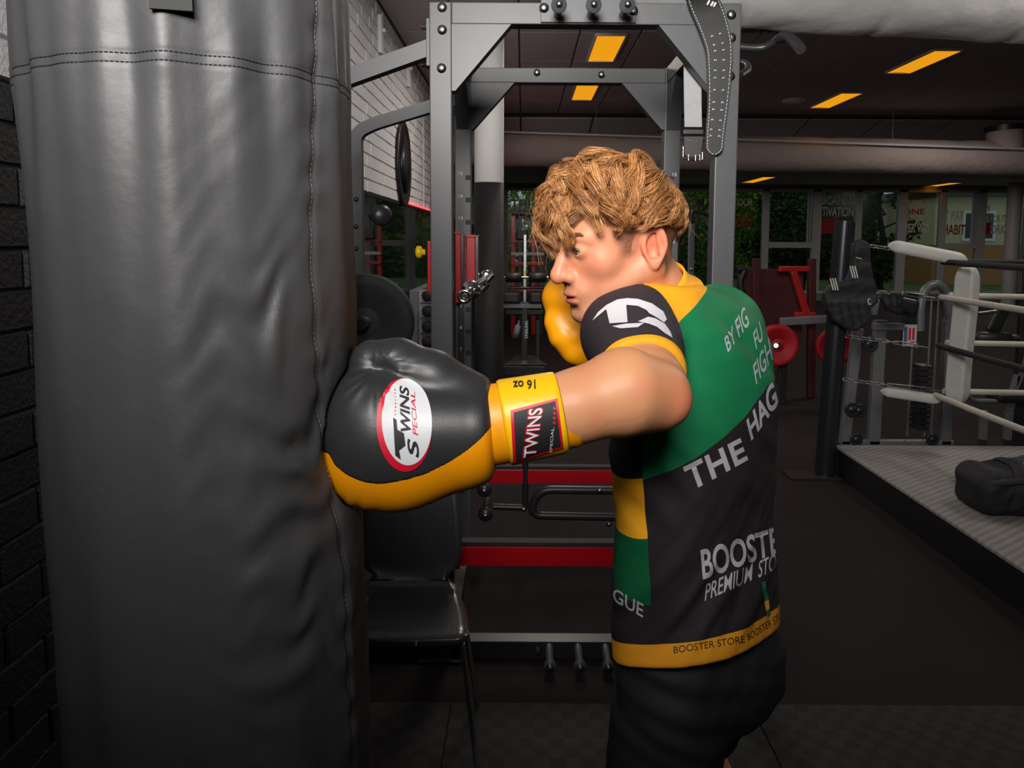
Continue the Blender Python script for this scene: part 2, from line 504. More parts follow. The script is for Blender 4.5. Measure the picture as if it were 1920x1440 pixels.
# smoke detector and vent
p = P(1480, 193, 11.4)
t = MB().lathe([(0, 0), (0, .17), (-.03, .16), (-.05, .08), (-.05, 0)], (p.x, 11.2, CEIL), (0, 0, 1), 24).build('ceiling_speaker', M['wall_white'])
tag(t, 'round cream ceiling speaker beyond the rack handles', 'speaker')
t = thing('ceiling_vent', 'slatted rectangular air vent in the dark ceiling', 'vent', (2.05, 7.3, CEIL))
vx0, vx1, vy0, vy1 = 2.05, 2.85, 6.95, 7.65
fr = MB()
fr.box((vx0, vy0, CEIL - .02), (vx1, vy0 + .05, CEIL)); fr.box((vx0, vy1 - .05, CEIL - .02), (vx1, vy1, CEIL))
fr.box((vx0, vy0, CEIL - .02), (vx0 + .04, vy1, CEIL)); fr.box((vx1 - .04, vy0, CEIL - .02), (vx1, vy1, CEIL))
fr.build('vent_frame', M['frame_grey'], t)
for k in range(9):
    x = vx0 + .09 + k * .078
    MB().obox((x, (vy0 + vy1) / 2, CEIL - .012), (.006, vy1 - vy0 - .1, .045), Matrix.Rotation(.6, 3, 'Y')).build('slat', M['steel_dark'], t)

# big pale foil duct near the ceiling, right
def duct(name, pts, r, material, label, seams=6, wob=.012, n=36, seed=1):
    t = thing(name, label, 'duct', (pts[0][0], pts[0][1], pts[0][2]))
    a = Vector(pts[0]); b = Vector(pts[1]); d = (b - a); L = d.length; d.normalize()
    u = Vector((0, 0, 1)); u = (u - d * u.dot(d)).normalized(); w = d.cross(u)
    nu = 120; V = []; Fc = []
    for i in range(nu + 1):
        s = i / nu * L
        ph = (s / L * seams) % 1.0
        pinch = .018 * math.exp(-((min(ph, 1 - ph)) / .03) ** 2)
        for k in range(n):
            an = 2 * math.pi * k / n
            nz = mnoise.noise(Vector((s * 2.2 + seed, math.cos(an) * 1.6, math.sin(an) * 1.6))) * wob
            nz += mnoise.noise(Vector((s * 5 + an * .9 + seed, math.cos(an) * 3, math.sin(an) * 3))) * wob * .6
            rr = r + nz - pinch
            V.append(a + d * s + (u * math.cos(an) + w * math.sin(an)) * rr)
    for i in range(nu):
        for k in range(n):
            k2 = (k + 1) % n
            Fc.append((i * n + k, i * n + k2, i * n + n + k2, i * n + n + k))
    MB().add(V, Fc, True).build('duct_body', material, t)
    for k in range(3):
        s = L * (k + .5) / 3; c = a + d * s
        zt = (LOWZ if c.y > 15.4 else CEIL)
        MB().beam(c + u * (r - .01), Vector((c.x, c.y, zt)), .03, .004, up=d, bev=0).build('hanger', M['frame_grey'], t)
    return t
duct('air_duct', [P(1120, -62, 5.0), P(2400, 10, 5.2)], .32, M['duct_white'], 'thick wrinkled white foil air duct across the upper right', 5, .016, seed=2)
Yd = 11.9
t = duct('air_duct', [P(840, 276, Yd), P(2500, 312, Yd)], .27, M['duct'], 'long brownish wrapped air duct below the sloping ceiling panels', 7, .008, seed=9)
MB().tube([P(1884, 300, Yd), P(1884, 238, Yd)], .26, 28).build('branch_pipe', M['duct'], t)
MB().tube([P(1884, 246, Yd), P(1884, 236, Yd)], .275, 28).build('collar', M['black_plastic'], t)
t = MB().beam(P(900, 246, Yd - .3), P(2000, 282, Yd - .3), .03, .03).build('duct_rail', M['frame_grey'])
tag(t, 'slim pale rail running along the brown duct', 'rail')

# round column
cx = PX(917, 7.1, 300)
t = thing('column', 'round column painted white above and black below behind rack', 'column', (cx, 7.1, 0))
zs = PZ(343, 7.1, 917); rc = .137
MB().lathe([(0, rc), (zs, rc), (zs, rc - .002)], (cx, 7.1, 0), (0, 0, 1), 40).build('black_lower_shaft', M['brick_black'], t)
MB().lathe([(zs, rc - .002), (CEIL, rc - .002)], (cx, 7.1, 0), (0, 0, 1), 40).build('white_upper_shaft', M['wall_white'], t)

# ---- back wall with windows
WZ0 = PZ(548, BACK_Y); WZ1 = PZ(352, BACK_Y)
structure(MB().box((-1.5, BACK_Y, 0), (14.6, BACK_Y + .15, WZ0)).build('wall_back', M['wall_paint']))
structure(MB().box((-1.5, BACK_Y, WZ1), (14.6, BACK_Y + .15, CEIL)).build('wall_back_upper', M['wall_paint']))
def glass_mat():
    m = bpy.data.materials.new('window_glass'); m.use_nodes = True; nt = m.node_tree
    for n in list(nt.nodes): nt.nodes.remove(n)
    o = nt.nodes.new('ShaderNodeOutputMaterial'); mx = nt.nodes.new('ShaderNodeMixShader')
    t = nt.nodes.new('ShaderNodeBsdfTransparent'); t.inputs[0].default_value = (.62, .66, .62, 1)
    g = nt.nodes.new('ShaderNodeBsdfGlossy'); g.inputs['Roughness'].default_value = .25
    mx.inputs[0].default_value = .02
    nt.links.new(t.outputs[0], mx.inputs[1]); nt.links.new(g.outputs[0], mx.inputs[2]); nt.links.new(mx.outputs[0], o.inputs[0])
    return m
M['glass'] = glass_mat()
M['letter_grey'] = mat('window_letter_grey', (0.55, 0.55, 0.55), 0.7)
M['letter_red'] = mat('window_letter_red', srgb(150, 12, 22), 0.7)

def text_mesh(body, size=1.0, bold=0.0, shear=0.0, align='CENTER', spacing=1.0, res=4):
    """2-D outline of a word as mesh data: verts (N,2), faces"""
    cu = bpy.data.curves.new('t', 'FONT'); cu.body = body; cu.size = size; cu.offset = bold; cu.shear = shear
    cu.align_x = align; cu.align_y = 'CENTER'; cu.space_character = spacing; cu.resolution_u = res; cu.fill_mode = 'FRONT'
    o = bpy.data.objects.new('t', cu); C.objects.link(o)
    dg = bpy.context.evaluated_depsgraph_get()
    me = bpy.data.meshes.new_from_object(o.evaluated_get(dg))
    bpy.data.objects.remove(o); bpy.data.curves.remove(cu)
    return me
def flat_text(name, body, origin, ux, uy, w, h, material, parent, bold=.012, depth=0.0):
    """word filling w x h (metres) centred at origin on the plane ux,uy"""
    me = text_mesh(body, 1.0, bold)
    co = np.array([v.co for v in me.vertices]); lo = co.min(0); hi = co.max(0)
    c = (lo + hi) / 2; sx = w / (hi[0] - lo[0]); sy = h / (hi[1] - lo[1])
    o3 = Vector(origin); ux = Vector(ux); uy = Vector(uy)
    for v in me.vertices:
        v.co = o3 + ux * ((v.co.x - c[0]) * sx) + uy * ((v.co.y - c[1]) * sy)
    me.name = name
    return obj(name, me, material, parent)

# window bays by their mullions
edges = [-1.25] + [PX(p, BACK_Y) for p in (945, 1010, 1093, 1180, 1262, 1340, 1434, 1527, 1607, 1687, 1765, 1835, 1925, 2010)]
edges = [e for e in edges if e < 14.2] + [14.4]
for i in range(len(edges) - 1):
    x0, x1 = edges[i], edges[i + 1]
    w = structure(empty('window_%d' % (i + 1), ((x0 + x1) / 2, BACK_Y, WZ0)))
    fr = MB(); fw = .10 if i % 2 else .16
    fr.box((x0, BACK_Y - .02, WZ0), (x0 + fw, BACK_Y + .12, WZ1), .008)
    fr.box((x1 - .07, BACK_Y - .02, WZ0), (x1, BACK_Y + .12, WZ1), .008)
    fr.box((x0, BACK_Y - .02, WZ1 - .07), (x1, BACK_Y + .12, WZ1), .008)
    fr.box((x0, BACK_Y - .03, WZ0), (x1, BACK_Y + .12, WZ0 + .08), .008)
    fr.build('window_frame', M['frame_grey'], w)
    sash = i in (2, 4, 7, 11)
    if sash:
        zm = PZ(455, BACK_Y)
        MB().box((x0 + fw, BACK_Y - .03, zm - .1), (x1 - .07, BACK_Y + .1, zm + .05), .008).build('transom', M['frame_grey'], w)
        MB().box((x0 + fw, BACK_Y + .05, zm + .05), (x1 - .07, BACK_Y + .06, WZ1 - .07)).build('pane', M['glass'], w)
        MB().box((x0 + fw, BACK_Y + .05, WZ0 + .08), (x1 - .07, BACK_Y + .06, zm - .1)).build('pane', M['glass'], w)
        for k in range(2):
            MB().box((x1 - .20 + k * .06, BACK_Y - .01, zm + .05), (x1 - .17 + k * .06, BACK_Y + .05, WZ1 - .07)).build('sash_bar', M['frame_grey'], w)
    else:
        MB().box((x0 + fw, BACK_Y + .05, WZ0 + .08), (x1 - .07, BACK_Y + .06, WZ1 - .07)).build('pane', M['glass'], w)
def window_word(body, px0, px1, py0, py1, material, win):
    a = P(px0, (py0 + py1) / 2, BACK_Y + .04); b = P(px1, (py0 + py1) / 2, BACK_Y + .04)
    z0 = PZ(py1, BACK_Y, (px0 + px1) / 2); z1 = PZ(py0, BACK_Y, (px0 + px1) / 2)
    flat_text('window_lettering', body, ((a.x + b.x) / 2, BACK_Y + .04, (z0 + z1) / 2), (1, 0, 0), (0, 0, 1), abs(b.x - a.x), abs(z1 - z0), M[material], bpy.data.objects['window_%d' % win], .02)
for a in [('EDICATION', 1531, 1600, 367, 384, 'letter_grey', 9), ('OTIVATION', 1531, 1600, 388, 406, 'letter_grey', 9), 
          ('BODY', 1374, 1412, 406, 424, 'letter_red', 7), ('YOUR', 1374, 1412, 372, 386, 'letter_grey', 7),
          ('INNERS', 1692, 1728, 375, 389, 'letter_grey', 11), ('ONE', 1692, 1734, 391, 402, 'letter_red', 11), ('O QUITTERS', 1690, 1732, 404, 414, 'letter_grey', 11),
          ('EVER WO', 1690, 1742, 419, 436, 'letter_grey', 11), ('IT PAY', 1768, 1808, 395, 414, 'letter_grey', 12), ('HABIT', 1768, 1810, 421, 440, 'letter_red', 12),
          ('ON', 1840, 1856, 380, 398, 'letter_grey', 13), ('OPE FOR IT', 1838, 1886, 403, 417, 'letter_grey', 13), ('ORK', 1856, 1886, 421, 439, 'letter_grey', 13),
          ('THE', 958, 1000, 374, 392, 'letter_grey', 2), ('WHAT', 958, 1004, 394, 412, 'letter_red', 2)]:
    window_word(*a)
a0 = P(1529, 410, BACK_Y + .045); a1 = P(1575, 438, BACK_Y + .045)
MB().box((a0.x, BACK_Y + .035, a1.z), (a1.x, BACK_Y + .038, a0.z)).build('window_sticker', M['letter_red'], bpy.data.objects['window_9'])
a0 = P(1840, 418, BACK_Y + .045); a1 = P(1856, 440, BACK_Y + .045)
MB().box((a0.x, BACK_Y + .035, a1.z), (a1.x, BACK_Y + .038, a0.z)).build('window_sticker', M['letter_red'], bpy.data.objects['window_13'])
# thin interior round post by the right windows
t = MB().lathe([(0, .17), (LOWZ, .17)], (PX(1898, 19.0), 19.0, 0), (0, 0, 1), 24).build('column', M['frame_grey'])
tag(t, 'pale slender column in front of the far right window', 'column')

# ---- outside: ground, foliage, building
M['leaf'] = mat('leaf', (0.16, 0.27, 0.020), 0.6, 0, 0.5, 3, spec=0.3)
M['leaf2'] = mat('leaf_dark', (0.035, 0.075, 0.015), 0.6, 0, 0.5, 3, spec=0.3)
M['bark'] = mat('bark', (0.03, 0.022, 0.016), 0.9, 0, .3, 10)
M['grass'] = mat('grass', (0.06, 0.11, 0.02), 0.9, 0, .4, 2)
structure(MB().box((-12, BACK_Y + .2, -.1), (26, 45, 0)).build('ground_outside', M['grass']))
nprng = np.random.default_rng(3)
def tree(x, y, h, spread, nl, label, material, seed):
    r = np.random.default_rng(seed)
    t = thing('tree', label, 'tree', (x, y, 0), 'trees outside the windows')
    tr = MB(); tr.tube(smooth_curve([(x, y, 0), (x + .1, y, h * .3), (x - .05, y + .1, h * .6), (x, y, h * .9)], 5), np.linspace(.14, .03, 16), 8)
    for k in range(9):
        z = h * r.uniform(.2, .8); a = r.uniform(0, 6.28); l = spread * r.uniform(.6, 1)
        tr.tube([(x, y, z), (x + math.cos(a) * l * .5, y + math.sin(a) * l * .5, z + .2), (x + math.cos(a) * l, y + math.sin(a) * l, z + .35)], [.04, .025, .01], 6)
    tr.build('trunk', M['bark'], t)
    n = nl; V = np.zeros((n * 4, 3)); 
    cl = r.normal(0, 1, (40, 3)); cl /= np.linalg.norm(cl, axis=1)[:, None]; cl *= r.uniform(.3, 1, (40, 1)) ** .5
    cc = np.array([x, y, h * .52]) + cl * np.array([spread, spread, h * .52])
    ci = r.integers(0, 40, n); c = cc[ci] + r.normal(0, .22, (n, 3)) * spread * .6
    c[:, 2] = np.clip(c[:, 2], .1, None)
    a = r.normal(0, 1, (n, 3)); a /= np.linalg.norm(a, axis=1)[:, None]; b = np.cross(a, r.normal(0, 1, (n, 3))); b /= np.linalg.norm(b, axis=1)[:, None]
    s = r.uniform(.05, .11, (n, 1))
    V[0::4] = c - a * s; V[1::4] = c + b * s * .55; V[2::4] = c + a * s; V[3::4] = c - b * s * .55
    Q = np.arange(n * 4).reshape(n, 4)
    o = obj('foliage', np_mesh('foliage', V, Q, False), material, t); o['kind'] = 'stuff'
tree(3.0, 23.6, 4.6, 1.15, 4600, 'leafy green tree outside beside the window with red lettering', M['leaf'], 1)
tree(5.9, 23.2, 4.4, 1.15, 4200, 'leafy green tree outside the windows right of the rack', M['leaf'], 2)
tree(8.6, 23.6, 4.6, 1.05, 4200, 'dark leafy tree outside behind the ring pole', M['leaf2'], 5)
tree(11.2, 24.0, 4.6, 1.05, 3600, 'dark leafy tree outside behind the white ring pad', M['leaf2'], 6)
tree(0.3, 23.8, 3.4, 1.0, 2600, 'leafy tree outside the window behind the boxer face', M['leaf'], 7)
tree(-2.6, 24.5, 4.0, 1.1, 2000, 'leafy tree outside at the far left windows', M['leaf2'], 8)
def hedge(x0, x1, y, h, label, seed, n=9000):
    r = np.random.default_rng(seed)
    t = thing('hedge', label, 'hedge', ((x0 + x1) / 2, y, 0))
    MB().box((x0, y + .4, 0), (x1, y + .9, h - .3)).build('branches', M['bark'], t)
    c = np.stack([r.uniform(x0, x1, n), y + r.normal(.25, .18, n), r.uniform(0, h, n)], 1)
    a = r.normal(0, 1, (n, 3)); a /= np.linalg.norm(a, axis=1)[:, None]; b = np.cross(a, r.normal(0, 1, (n, 3))); b /= np.linalg.norm(b, axis=1)[:, None]
    s = r.uniform(.09, .17, (n, 1)); V = np.zeros((n * 4, 3))
    V[0::4] = c - a * s; V[1::4] = c + b * s * .55; V[2::4] = c + a * s; V[3::4] = c - b * s * .55
    o = obj('foliage', np_mesh('foliage', V, np.arange(n * 4).reshape(n, 4), False), M['leaf2'], t); o['kind'] = 'stuff'
hedge(-9, -.5, 31, 3.3, 'lower dark hedge outside the windows on the left', 21, 5000)
hedge(.2, 14.5, 31, 5.6, 'tall dark hedge behind the garden trees', 22, 12000)
bld = thing('building', 'cream house outside beyond the far right windows', 'building', (18.5, 28, 0))
M['cream'] = mat('cream_render', (0.60, 0.52, 0.34), 0.9, 0, .05, 2)
M['orange_brick'] = mat('orange_brick', (0.42, 0.20, 0.08), 0.9, 0, .15, 6)
MB().box((15.0, 28, 0), (24, 34, 1.45)).build('wall', M['orange_brick'], bld)
MB().box((15.0, 27.98, 1.45), (24, 34, 3.2)).build('upper_wall', M['cream'], bld)
MB().box((14.8, 27.6, 3.2), (24.3, 34.4, 3.5)).build('roof', M['steel_dark'], bld)
for k in range(3):
    f = MB().box((16.0 + k * 2.2, 27.93, 1.6), (17.2 + k * 2.2, 28.02, 2.7)).build('window', M['wall_white'], bld)
    MB().box((16.1 + k * 2.2, 27.92, 1.7), (17.1 + k * 2.2, 27.94, 2.6)).build('pane', M['steel_dark'], f)
# ------------------------------------------------------------------ power rack
FY, RY, T = 2.70, 3.68, .077           # front and rear faces of the posts, tube size
XL0 = PX(809.5, FY); XL1 = XL0 + T
XR1 = PX(1379, FY, 400); XR0 = XR1 - T
RXL0 = PX(853, RY, 400); RXL1 = RXL0 + T
RXR1 = PX(1279, RY, 300); RXR0 = RXR1 - T
XL0 = min(XL0, RXL0); XL1 = XL0 + T
TOPZ = PZ(5, FY, 1240)
rack = thing('power_rack', 'tall black steel power rack with red safety beams behind the boxer', 'power rack', ((XL0 + XR1) / 2, FY + .5, 0))
def bolt(mb, p, d=(0, -1, 0), r=.0115, l=.012):
    p = Vector(p); d = Vector(d).normalized()
    mb.lathe([(0, 0), (0, r * 1.45), (.003, r * 1.45), (.0031, r), (l, r), (l + .001, r * .9), (l + .001, 0)], p, d, 12)
def bolts(pts, material, parent, d=(0, -1, 0), r=.0115, l=.012):
    for p in pts:
        mb = MB(); bolt(mb, p, d, r, l); mb.build('bolt', material, parent)
def post(x0, y0, name='upright'):
    return MB().box((x0, y0, 0.004), (x0 + T, y0 + T, TOPZ), .004).build(name, M['steel'], rack)
uprights = [post(XL0, FY), post(XR0, FY), post(XL0, RY), post(XR0, RY)]
# foot plates and bolts per upright
for o, (x, y) in zip(uprights, ((XL0, FY), (XR0, FY), (XL0, RY), (XR0, RY))):
    MB().box((x - .05, y - .04, 0), (x + T + .05, y + T + .04, .012), .002).build('foot_plate', M['steel_dark'], o)
BZ0 = TOPZ - .072
# cross beams on top
MB().box((XL1, FY + .004, BZ0), (XR0, FY + T - .004, TOPZ), .003).build('top_beam', M['steel'], rack)
MB().box((XL1, RY + .004, BZ0), (XR0, RY + T - .004, TOPZ - .004), .003).build('top_beam', M['steel'], rack)
for x in (XL0, XR0):
    MB().box((x + .004, FY + T, BZ0), (x + T - .004, RY, TOPZ), .003).build('side_beam', M['steel'], rack)
# gusset plates
def gusset(xc, s, y, w=.21, h=.225):
    z = BZ0
    poly = [(xc, y, z), (xc + s * w, y, z), (xc + s * .012, y, z - h), (xc, y, z - h)]
    g = MB().prism(poly, (0, T - .016, 0)).build('gusset', M['steel'], rack)
    return g
gusset(XL1, 1, FY + .008, .205, .225); gusset(XR0, -1, FY + .008, .205, .225)
gusset(XL1, 1, RY + .008, .205, .215); gusset(XR0, -1, RY + .008, .205, .215)
for x in (XL0, XR0):
    for (yy, s) in ((FY + T, 1), (RY, -1)):
        MB().prism([(x + .008, yy, BZ0), (x + .008, yy + s * .2, BZ0), (x + .008, yy, BZ0 - .22)], (T - .016, 0, 0)).build('gusset', M['steel'], rack)
# bolts on the fronts
bolts([P(px, py, FY) for (px, py) in ((829, 14), (829, 56), (828, 128), (1371, 28), (1371, 71), (1369, 143))], M['bolt'], rack)
bolts([P(px, py, RY) for (px, py) in ((868, 163), (867, 216), (1264, 172), (1262, 226), (1007, 136), (1128, 140))], M['bolt'], rack)
# peg plate on the top beam
a = P(1014, 3, FY); b = P(1192, 35, FY)
pl = MB().box((a.x, FY - .008, BZ0 + .003), (b.x, FY + .004, TOPZ + .02), .002).build('peg_plate', M['steel'], rack)
bolts([P(1020, 15, FY - .008), P(1187, 20, FY - .008)], M['bolt'], pl)
for px in (1045, 1107, 1167):
    p = P(px, 7, FY - .12)
    pg = MB().lathe([(0, .013), (.115, .013), (.116, .026), (.124, .026), (.125, .012), (.13, .011), (.13, 0)], (PX(px, FY, 25), FY - .005, PZ(14, FY - .1, px)), (0, -1, 0), 20).build('peg', M['steel'], rack)
    bl = MB(); bolt(bl, (PX(px, FY, 25), FY - .135, PZ(14, FY - .1, px)), r=.008); bl.build('bolt', M['bolt'], pg)
# rear upright hole slots with hole numbers
def slots(xpost, xslot, xnum, kmin, kmax, dz=.1055):
    z15 = PZ(327, RY, 868)
    for k in range(kmin, kmax + 1):
        z = z15 - (15 - k) * dz
        MB().box((xslot, RY - .0025, z - .026), (xslot + .030, RY + .002, z - .004)).build('slot', M['black_print'], rack)
        flat_text('hole_number', str(k), (xnum, RY - .003, z + .004), (1, 0, 0), (0, 0, 1), .020 if k > 9 else .010, .016, M['white_print'], rack, .01)
slots(XL0, PX(873, RY), PX(864, RY), 3, 15)
slots(XR0, PX(1249, RY), PX(1262, RY), 6, 15)
MB().box((PX(858, RY), RY - .0018, .3), (PX(870, RY), RY, PZ(318, RY))).build('number_strip', M['steel_dark'], rack)
for x in (PX(855, RY), PX(1340, FY)):
    pass
# base beams
zb = .065
base = MB().box((PX(640, FY, 1250), FY + .006, 0.0), (XR1 + .05, FY + T - .006, zb), .003).build('base_beam', M['steel_dark'], rack)
MB().box((XL0, FY + T, 0), (XL0 + T, RY, zb), .003).build('base_beam', M['steel_dark'], rack)
MB().box((XR0, FY + T, 0), (XR0 + T, RY, zb), .003).build('base_beam', M['steel_dark'], rack)
for px in (1030, 1085, 1137):
    x = PX(px, FY - .05, 1262); 
    g = MB().lathe([(0, .0145), (.10, .0145), (.101, .022), (.112, .022), (.113, .0)], (x, FY + .006, .047), Vector((0, -1, -.12)), 18).build('peg', M['steel'], base)
    bl = MB(); bolt(bl, (x, FY - .108, .034), r=.008); bl.build('bolt', M['bolt'], g)
bl = MB(); bolt(bl, (PX(1008, FY, 1260), FY + .006, .03)); bl.build('bolt', M['bolt_dark'], base)
# red safety beams (front and rear)
def red_beam(y, px0, py_top, py_bot, name):
    z1 = PZ(py_top, y, 1000); z0 = PZ(py_bot, y, 1000)
    r = MB().box((XL1 + .004, y, z0), (XR0 - .004, y + .06, z1), .003).build(name, M['red'], rack, 'red enamel beam')
    MB().box((XL1 + .02, y + .004, z1), (XR0 - .02, y + .05, z1 + .016), .002).build('top_strip', M['rubber'], r)
    return r, z0, z1
rb, z0, z1 = red_beam(FY + .01, 862, 1026, 1062, 'safety_beam')
for x, s in ((XL1, 1), (XR0, -1)):
    x0, x1 = sorted((x - s * .004, x + s * .024))
    MB().box((x0, FY - .012, z0 - .004), (x1, FY + .06, z1 + .085), .004).build('beam_bracket', M['red'], rb, 'red bracket')
    MB().cyl((x - s * .03, FY, z1 + .055), (x + s * .004, FY, z1 + .055), .012, 12).build('beam_pin', M['red'], rb)
    MB().cyl((x - s * .03, FY, z0 + .02), (x + s * .004, FY, z0 + .02), .010, 12).build('beam_pin', M['red'], rb)
rb2, z0, z1 = red_beam(RY - .01, 905, 881, 907, 'safety_beam')
# band peg pair and looped dip handle between the beams
for (px, py) in ((910, 905), (912, 950)):
    p = P(px, py, RY - .05)
    g = MB().lathe([(0, .02), (.16, .02), (.161, .034), (.185, .036), (.20, .026), (.203, 0)], (p.x, RY + .03, p.z), (0, -1, 0), 24).build('band_peg', M['steel_dark'], rack)
    bl = MB(); bolt(bl, (p.x, RY - .171, p.z), r=.009); bl.build('bolt', M['bolt'], g)
MB().tube(round_path([P(925, 950, RY), P(985, 952, RY), P(985, 900, RY), P(985, 820, RY)], .02), .016, 12).build('support_tube', M['steel_dark'], rack)
y = RY - .12
dip = MB().tube(round_path([P(1200, 920, y), P(1010, 918, y), P(992, 966, y), P(1200, 970, y)], .07, 8), .021, 14).build('dip_handle', M['steel_dark'], rack)
bolts([P(px, py, y - .02) for (px, py) in ((1124, 920), (1142, 983), (982, 955))], M['bolt'], dip, r=.009)
# storage wing: two bent tubes, front and rear
w1 = MB().rtube([P(806, 92, FY + .04), P(640, 152, FY + .04), P(598, 170, FY + .04), (PX(598, FY + .04, 170), FY + .04, .004)], .055, .055, .14).build('wing_tube', M['steel'], rack)
w2 = MB().rtube([P(860, 185, RY - .05), P(700, 233, RY - .05), P(668, 250, RY - .05), (PX(669, RY - .05, 500), RY - .05, .004)], .055, .055, .19, seg=10).build('wing_tube', M['steel'], rack)
MB().box((XL0 - .012, FY + .01, PZ(122, FY, 800)), (XL0 + .002, FY + .07, PZ(32, FY, 800)), .002).build('wing_plate', M['steel'], rack)
bolts([(XL0 - .012, FY + .04, PZ(py, FY, 800)) for py in (44, 116)], M['bolt'], rack, (-1, 0, 0), .011, .02)
bolts([P(668, py, RY - .0775) for py in (374, 425, 466, 517, 580, 628)], M['bolt_dark'], w2, r=.008)
# storage peg for the plate
pc = P(686, 604, RY - .22)
MB().cyl((pc.x, RY - .05, pc.z), (pc.x, RY - .33, pc.z), .025, 20).build('storage_peg', M['chrome'], rack)
pc2 = P(700, 404, RY - .2)
MB().lathe([(0, .02), (.12, .02), (.121, .045), (.15, .05), (.17, .03), (.171, 0)], (pc2.x - .03, RY - .06, pc2.z), (.5, -1, 0), 20).build('storage_peg', M['steel_dark'], rack)
# pull-up handles right
h1 = MB().tube(smooth_curve([P(1380, 88, FY + .03), P(1425, 90, FY + .02), P(1447, 82, FY), P(1462, 71, FY - .03), P(1478, 70, FY - .08), P(1490, 80, FY - .13), P(1500, 91, FY - .18)], 6), .0135, 14).build('pull_up_handle', M['steel_dark'], rack)
MB().tube(smooth_curve([P(1463, 71, FY - .032), P(1478, 70, FY - .08), P(1490, 80, FY - .13), P(1501, 92, FY - .185)], 6), .0175, 14).build('grip', M['rubber'], h1)
h2 = MB().tube(smooth_curve([(XR0 + T, RY + .03, PZ(128, RY, 1280)), P(1375, 118, RY), P(1398, 120, RY - .05), P(1402, 130, RY - .12), P(1388, 142, RY - .2)], 6), .016, 12).build('pull_up_handle', M['steel_dark'], rack)
# J-hooks: red with steel liners, and a yellow pop pin
def jhook(px0, px1, py0, py1, y, liner=True):
    a = P(px0, py0, y); b = P(px1, py1, y)
    j = MB().box((a.x, y, b.z), (b.x, y + .05, a.z), .004).build('j_hook', M['red'], rack, 'red J-hook')
    if liner:
        MB().box((b.x, y + .004, b.z + .02), (b.x + .016, y + .045, a.z - .003), .003).build('liner', M['chrome'], j)
        MB().box((a.x - .002, y - .008, a.z - .012), (b.x + .002, y + .05, a.z), .002).build('lip', M['red'], j)
    return j
jhook(853, 864, 434, 568, RY - .08)
jhook(874, 891, 440, 545, RY - .04)
j = jhook(800.5, 808, 452, 548, FY + .02, False)
kp = P(797, 473, FY + .045)
MB().lathe([(0, .010), (.010, .012), (.012, .020), (.022, .024), (.030, .022), (.034, .012), (.034, 0)], kp, (-1, 0, 0), 20).build('pop_pin', M['yellow_knob'], rack, 'yellow pull-pin knob')

# weight plate on the wing
def weight_plate(name, c, axis, r, th, material, label, cat='weight plate', group=None, hub=M['steel_dark']):
    t = thing(name, label, cat, c, group)
    prof = [(0, .028), (0, r * .30), (.004, r * .32), (-.003, r * .34), (-.003, r * .74), (-.006, r * .76), (-.006, r * .93), (.004, r * .985), (th * .5, r), (th - .004, r * .985), (th + .006, r * .93), (th + .006, r * .76), (th, r * .7), (th, .028)]
    MB().lathe(prof, c, axis, 56).build('disc', material, t)
    MB().lathe([(-.002, .026), (-.002, .034), (th + .002, .034), (th + .002, .026)], c, axis, 32).build('hub_ring', hub, t)
    return t
weight_plate('weight_plate', (pc.x, RY - .26, pc.z), (0, 1, 0), .222, .08, M['plate'], 'big black rubber weight plate stored on the rack wing')

# chrome barbell running back through the rack
A = P(871, 556, 2.56); B = P(926, 504, 4.9); d = (B - A).normalized()
bar = thing('barbell', 'short chrome barbell resting on red hooks in the rack', 'barbell', A)
MB().lathe([(0, 0), (0, .012), (-.003, .013), (-.003, .022), (0, .025), (.02, .025), (.021, .020), (.28, .020), (.281, .034), (.315, .037), (.335, .037), (.336, .025), (.36, .0145), (1.35, .0145)], A, d, 32).build('near_sleeve', M['chrome'], bar)
MB().lathe([(1.35, .0145), (1.351, .030), (1.38, .033), (1.40, .030), (1.401, .022), (1.75, .022), (1.75, 0)], A, d, 28).build('far_sleeve', M['chrome'], bar)
MB().lathe([(0, .0), (-.004, .006), (-.004, .010), (-.001, .012)], A, d, 18).build('end_bolt', M['bolt_dark'], bar)
for (p0, p1, yy) in (((903, 546), (915, 532), RY - .12), ((912, 528), (925, 514), RY - .02)):
    MB().cyl(P(*p0, yy), P(*p1, yy), .014, 14).build('hook_roller', M['chrome'], rack)

# ------------------------------------------------------------------ lifting belt over the top beam
M['belt_black'] = mat('black_belt_leather', (0.022, 0.022, 0.023), 0.48, 0, 0.25, 90, 0.35, 220, bdist=0.0012)
M['belt_suede'] = mat('grey_belt_suede', (0.36, 0.36, 0.37), 0.9, 0, 0.12, 60, 0.3, 300, bdist=0.001)
M['thread'] = mat('cream_thread', (0.68, 0.66, 0.58), 0.7)
belt = thing('lifting_belt', 'black leather weightlifting belt with white stitching hung over the rack corner', 'lifting belt', P(1320, 10, FY))
by = FY - .012
frontc = [(1307, -6, by + .05), (1318, 6, by + .005), (1335, 45, by - .006), (1347, 90, by - .008), (1348, 140, by - .008), (1345, 200, by - .008), (1340, 250, by - .008), (1338, 291, by - .008)]
wpx = [26, 29, 27, 24, 21.5, 18.5, 17, 16]
cp = smooth_curve([P(a, b, c) for a, b, c in frontc], 8); nw = len(cp)
ws = np.interp(np.linspace(0, 7, nw), range(8), [w / F_PX * FY for w in wpx])
V = []; Fc = []; st = [[], []]; holes = [[], []]
th = .009
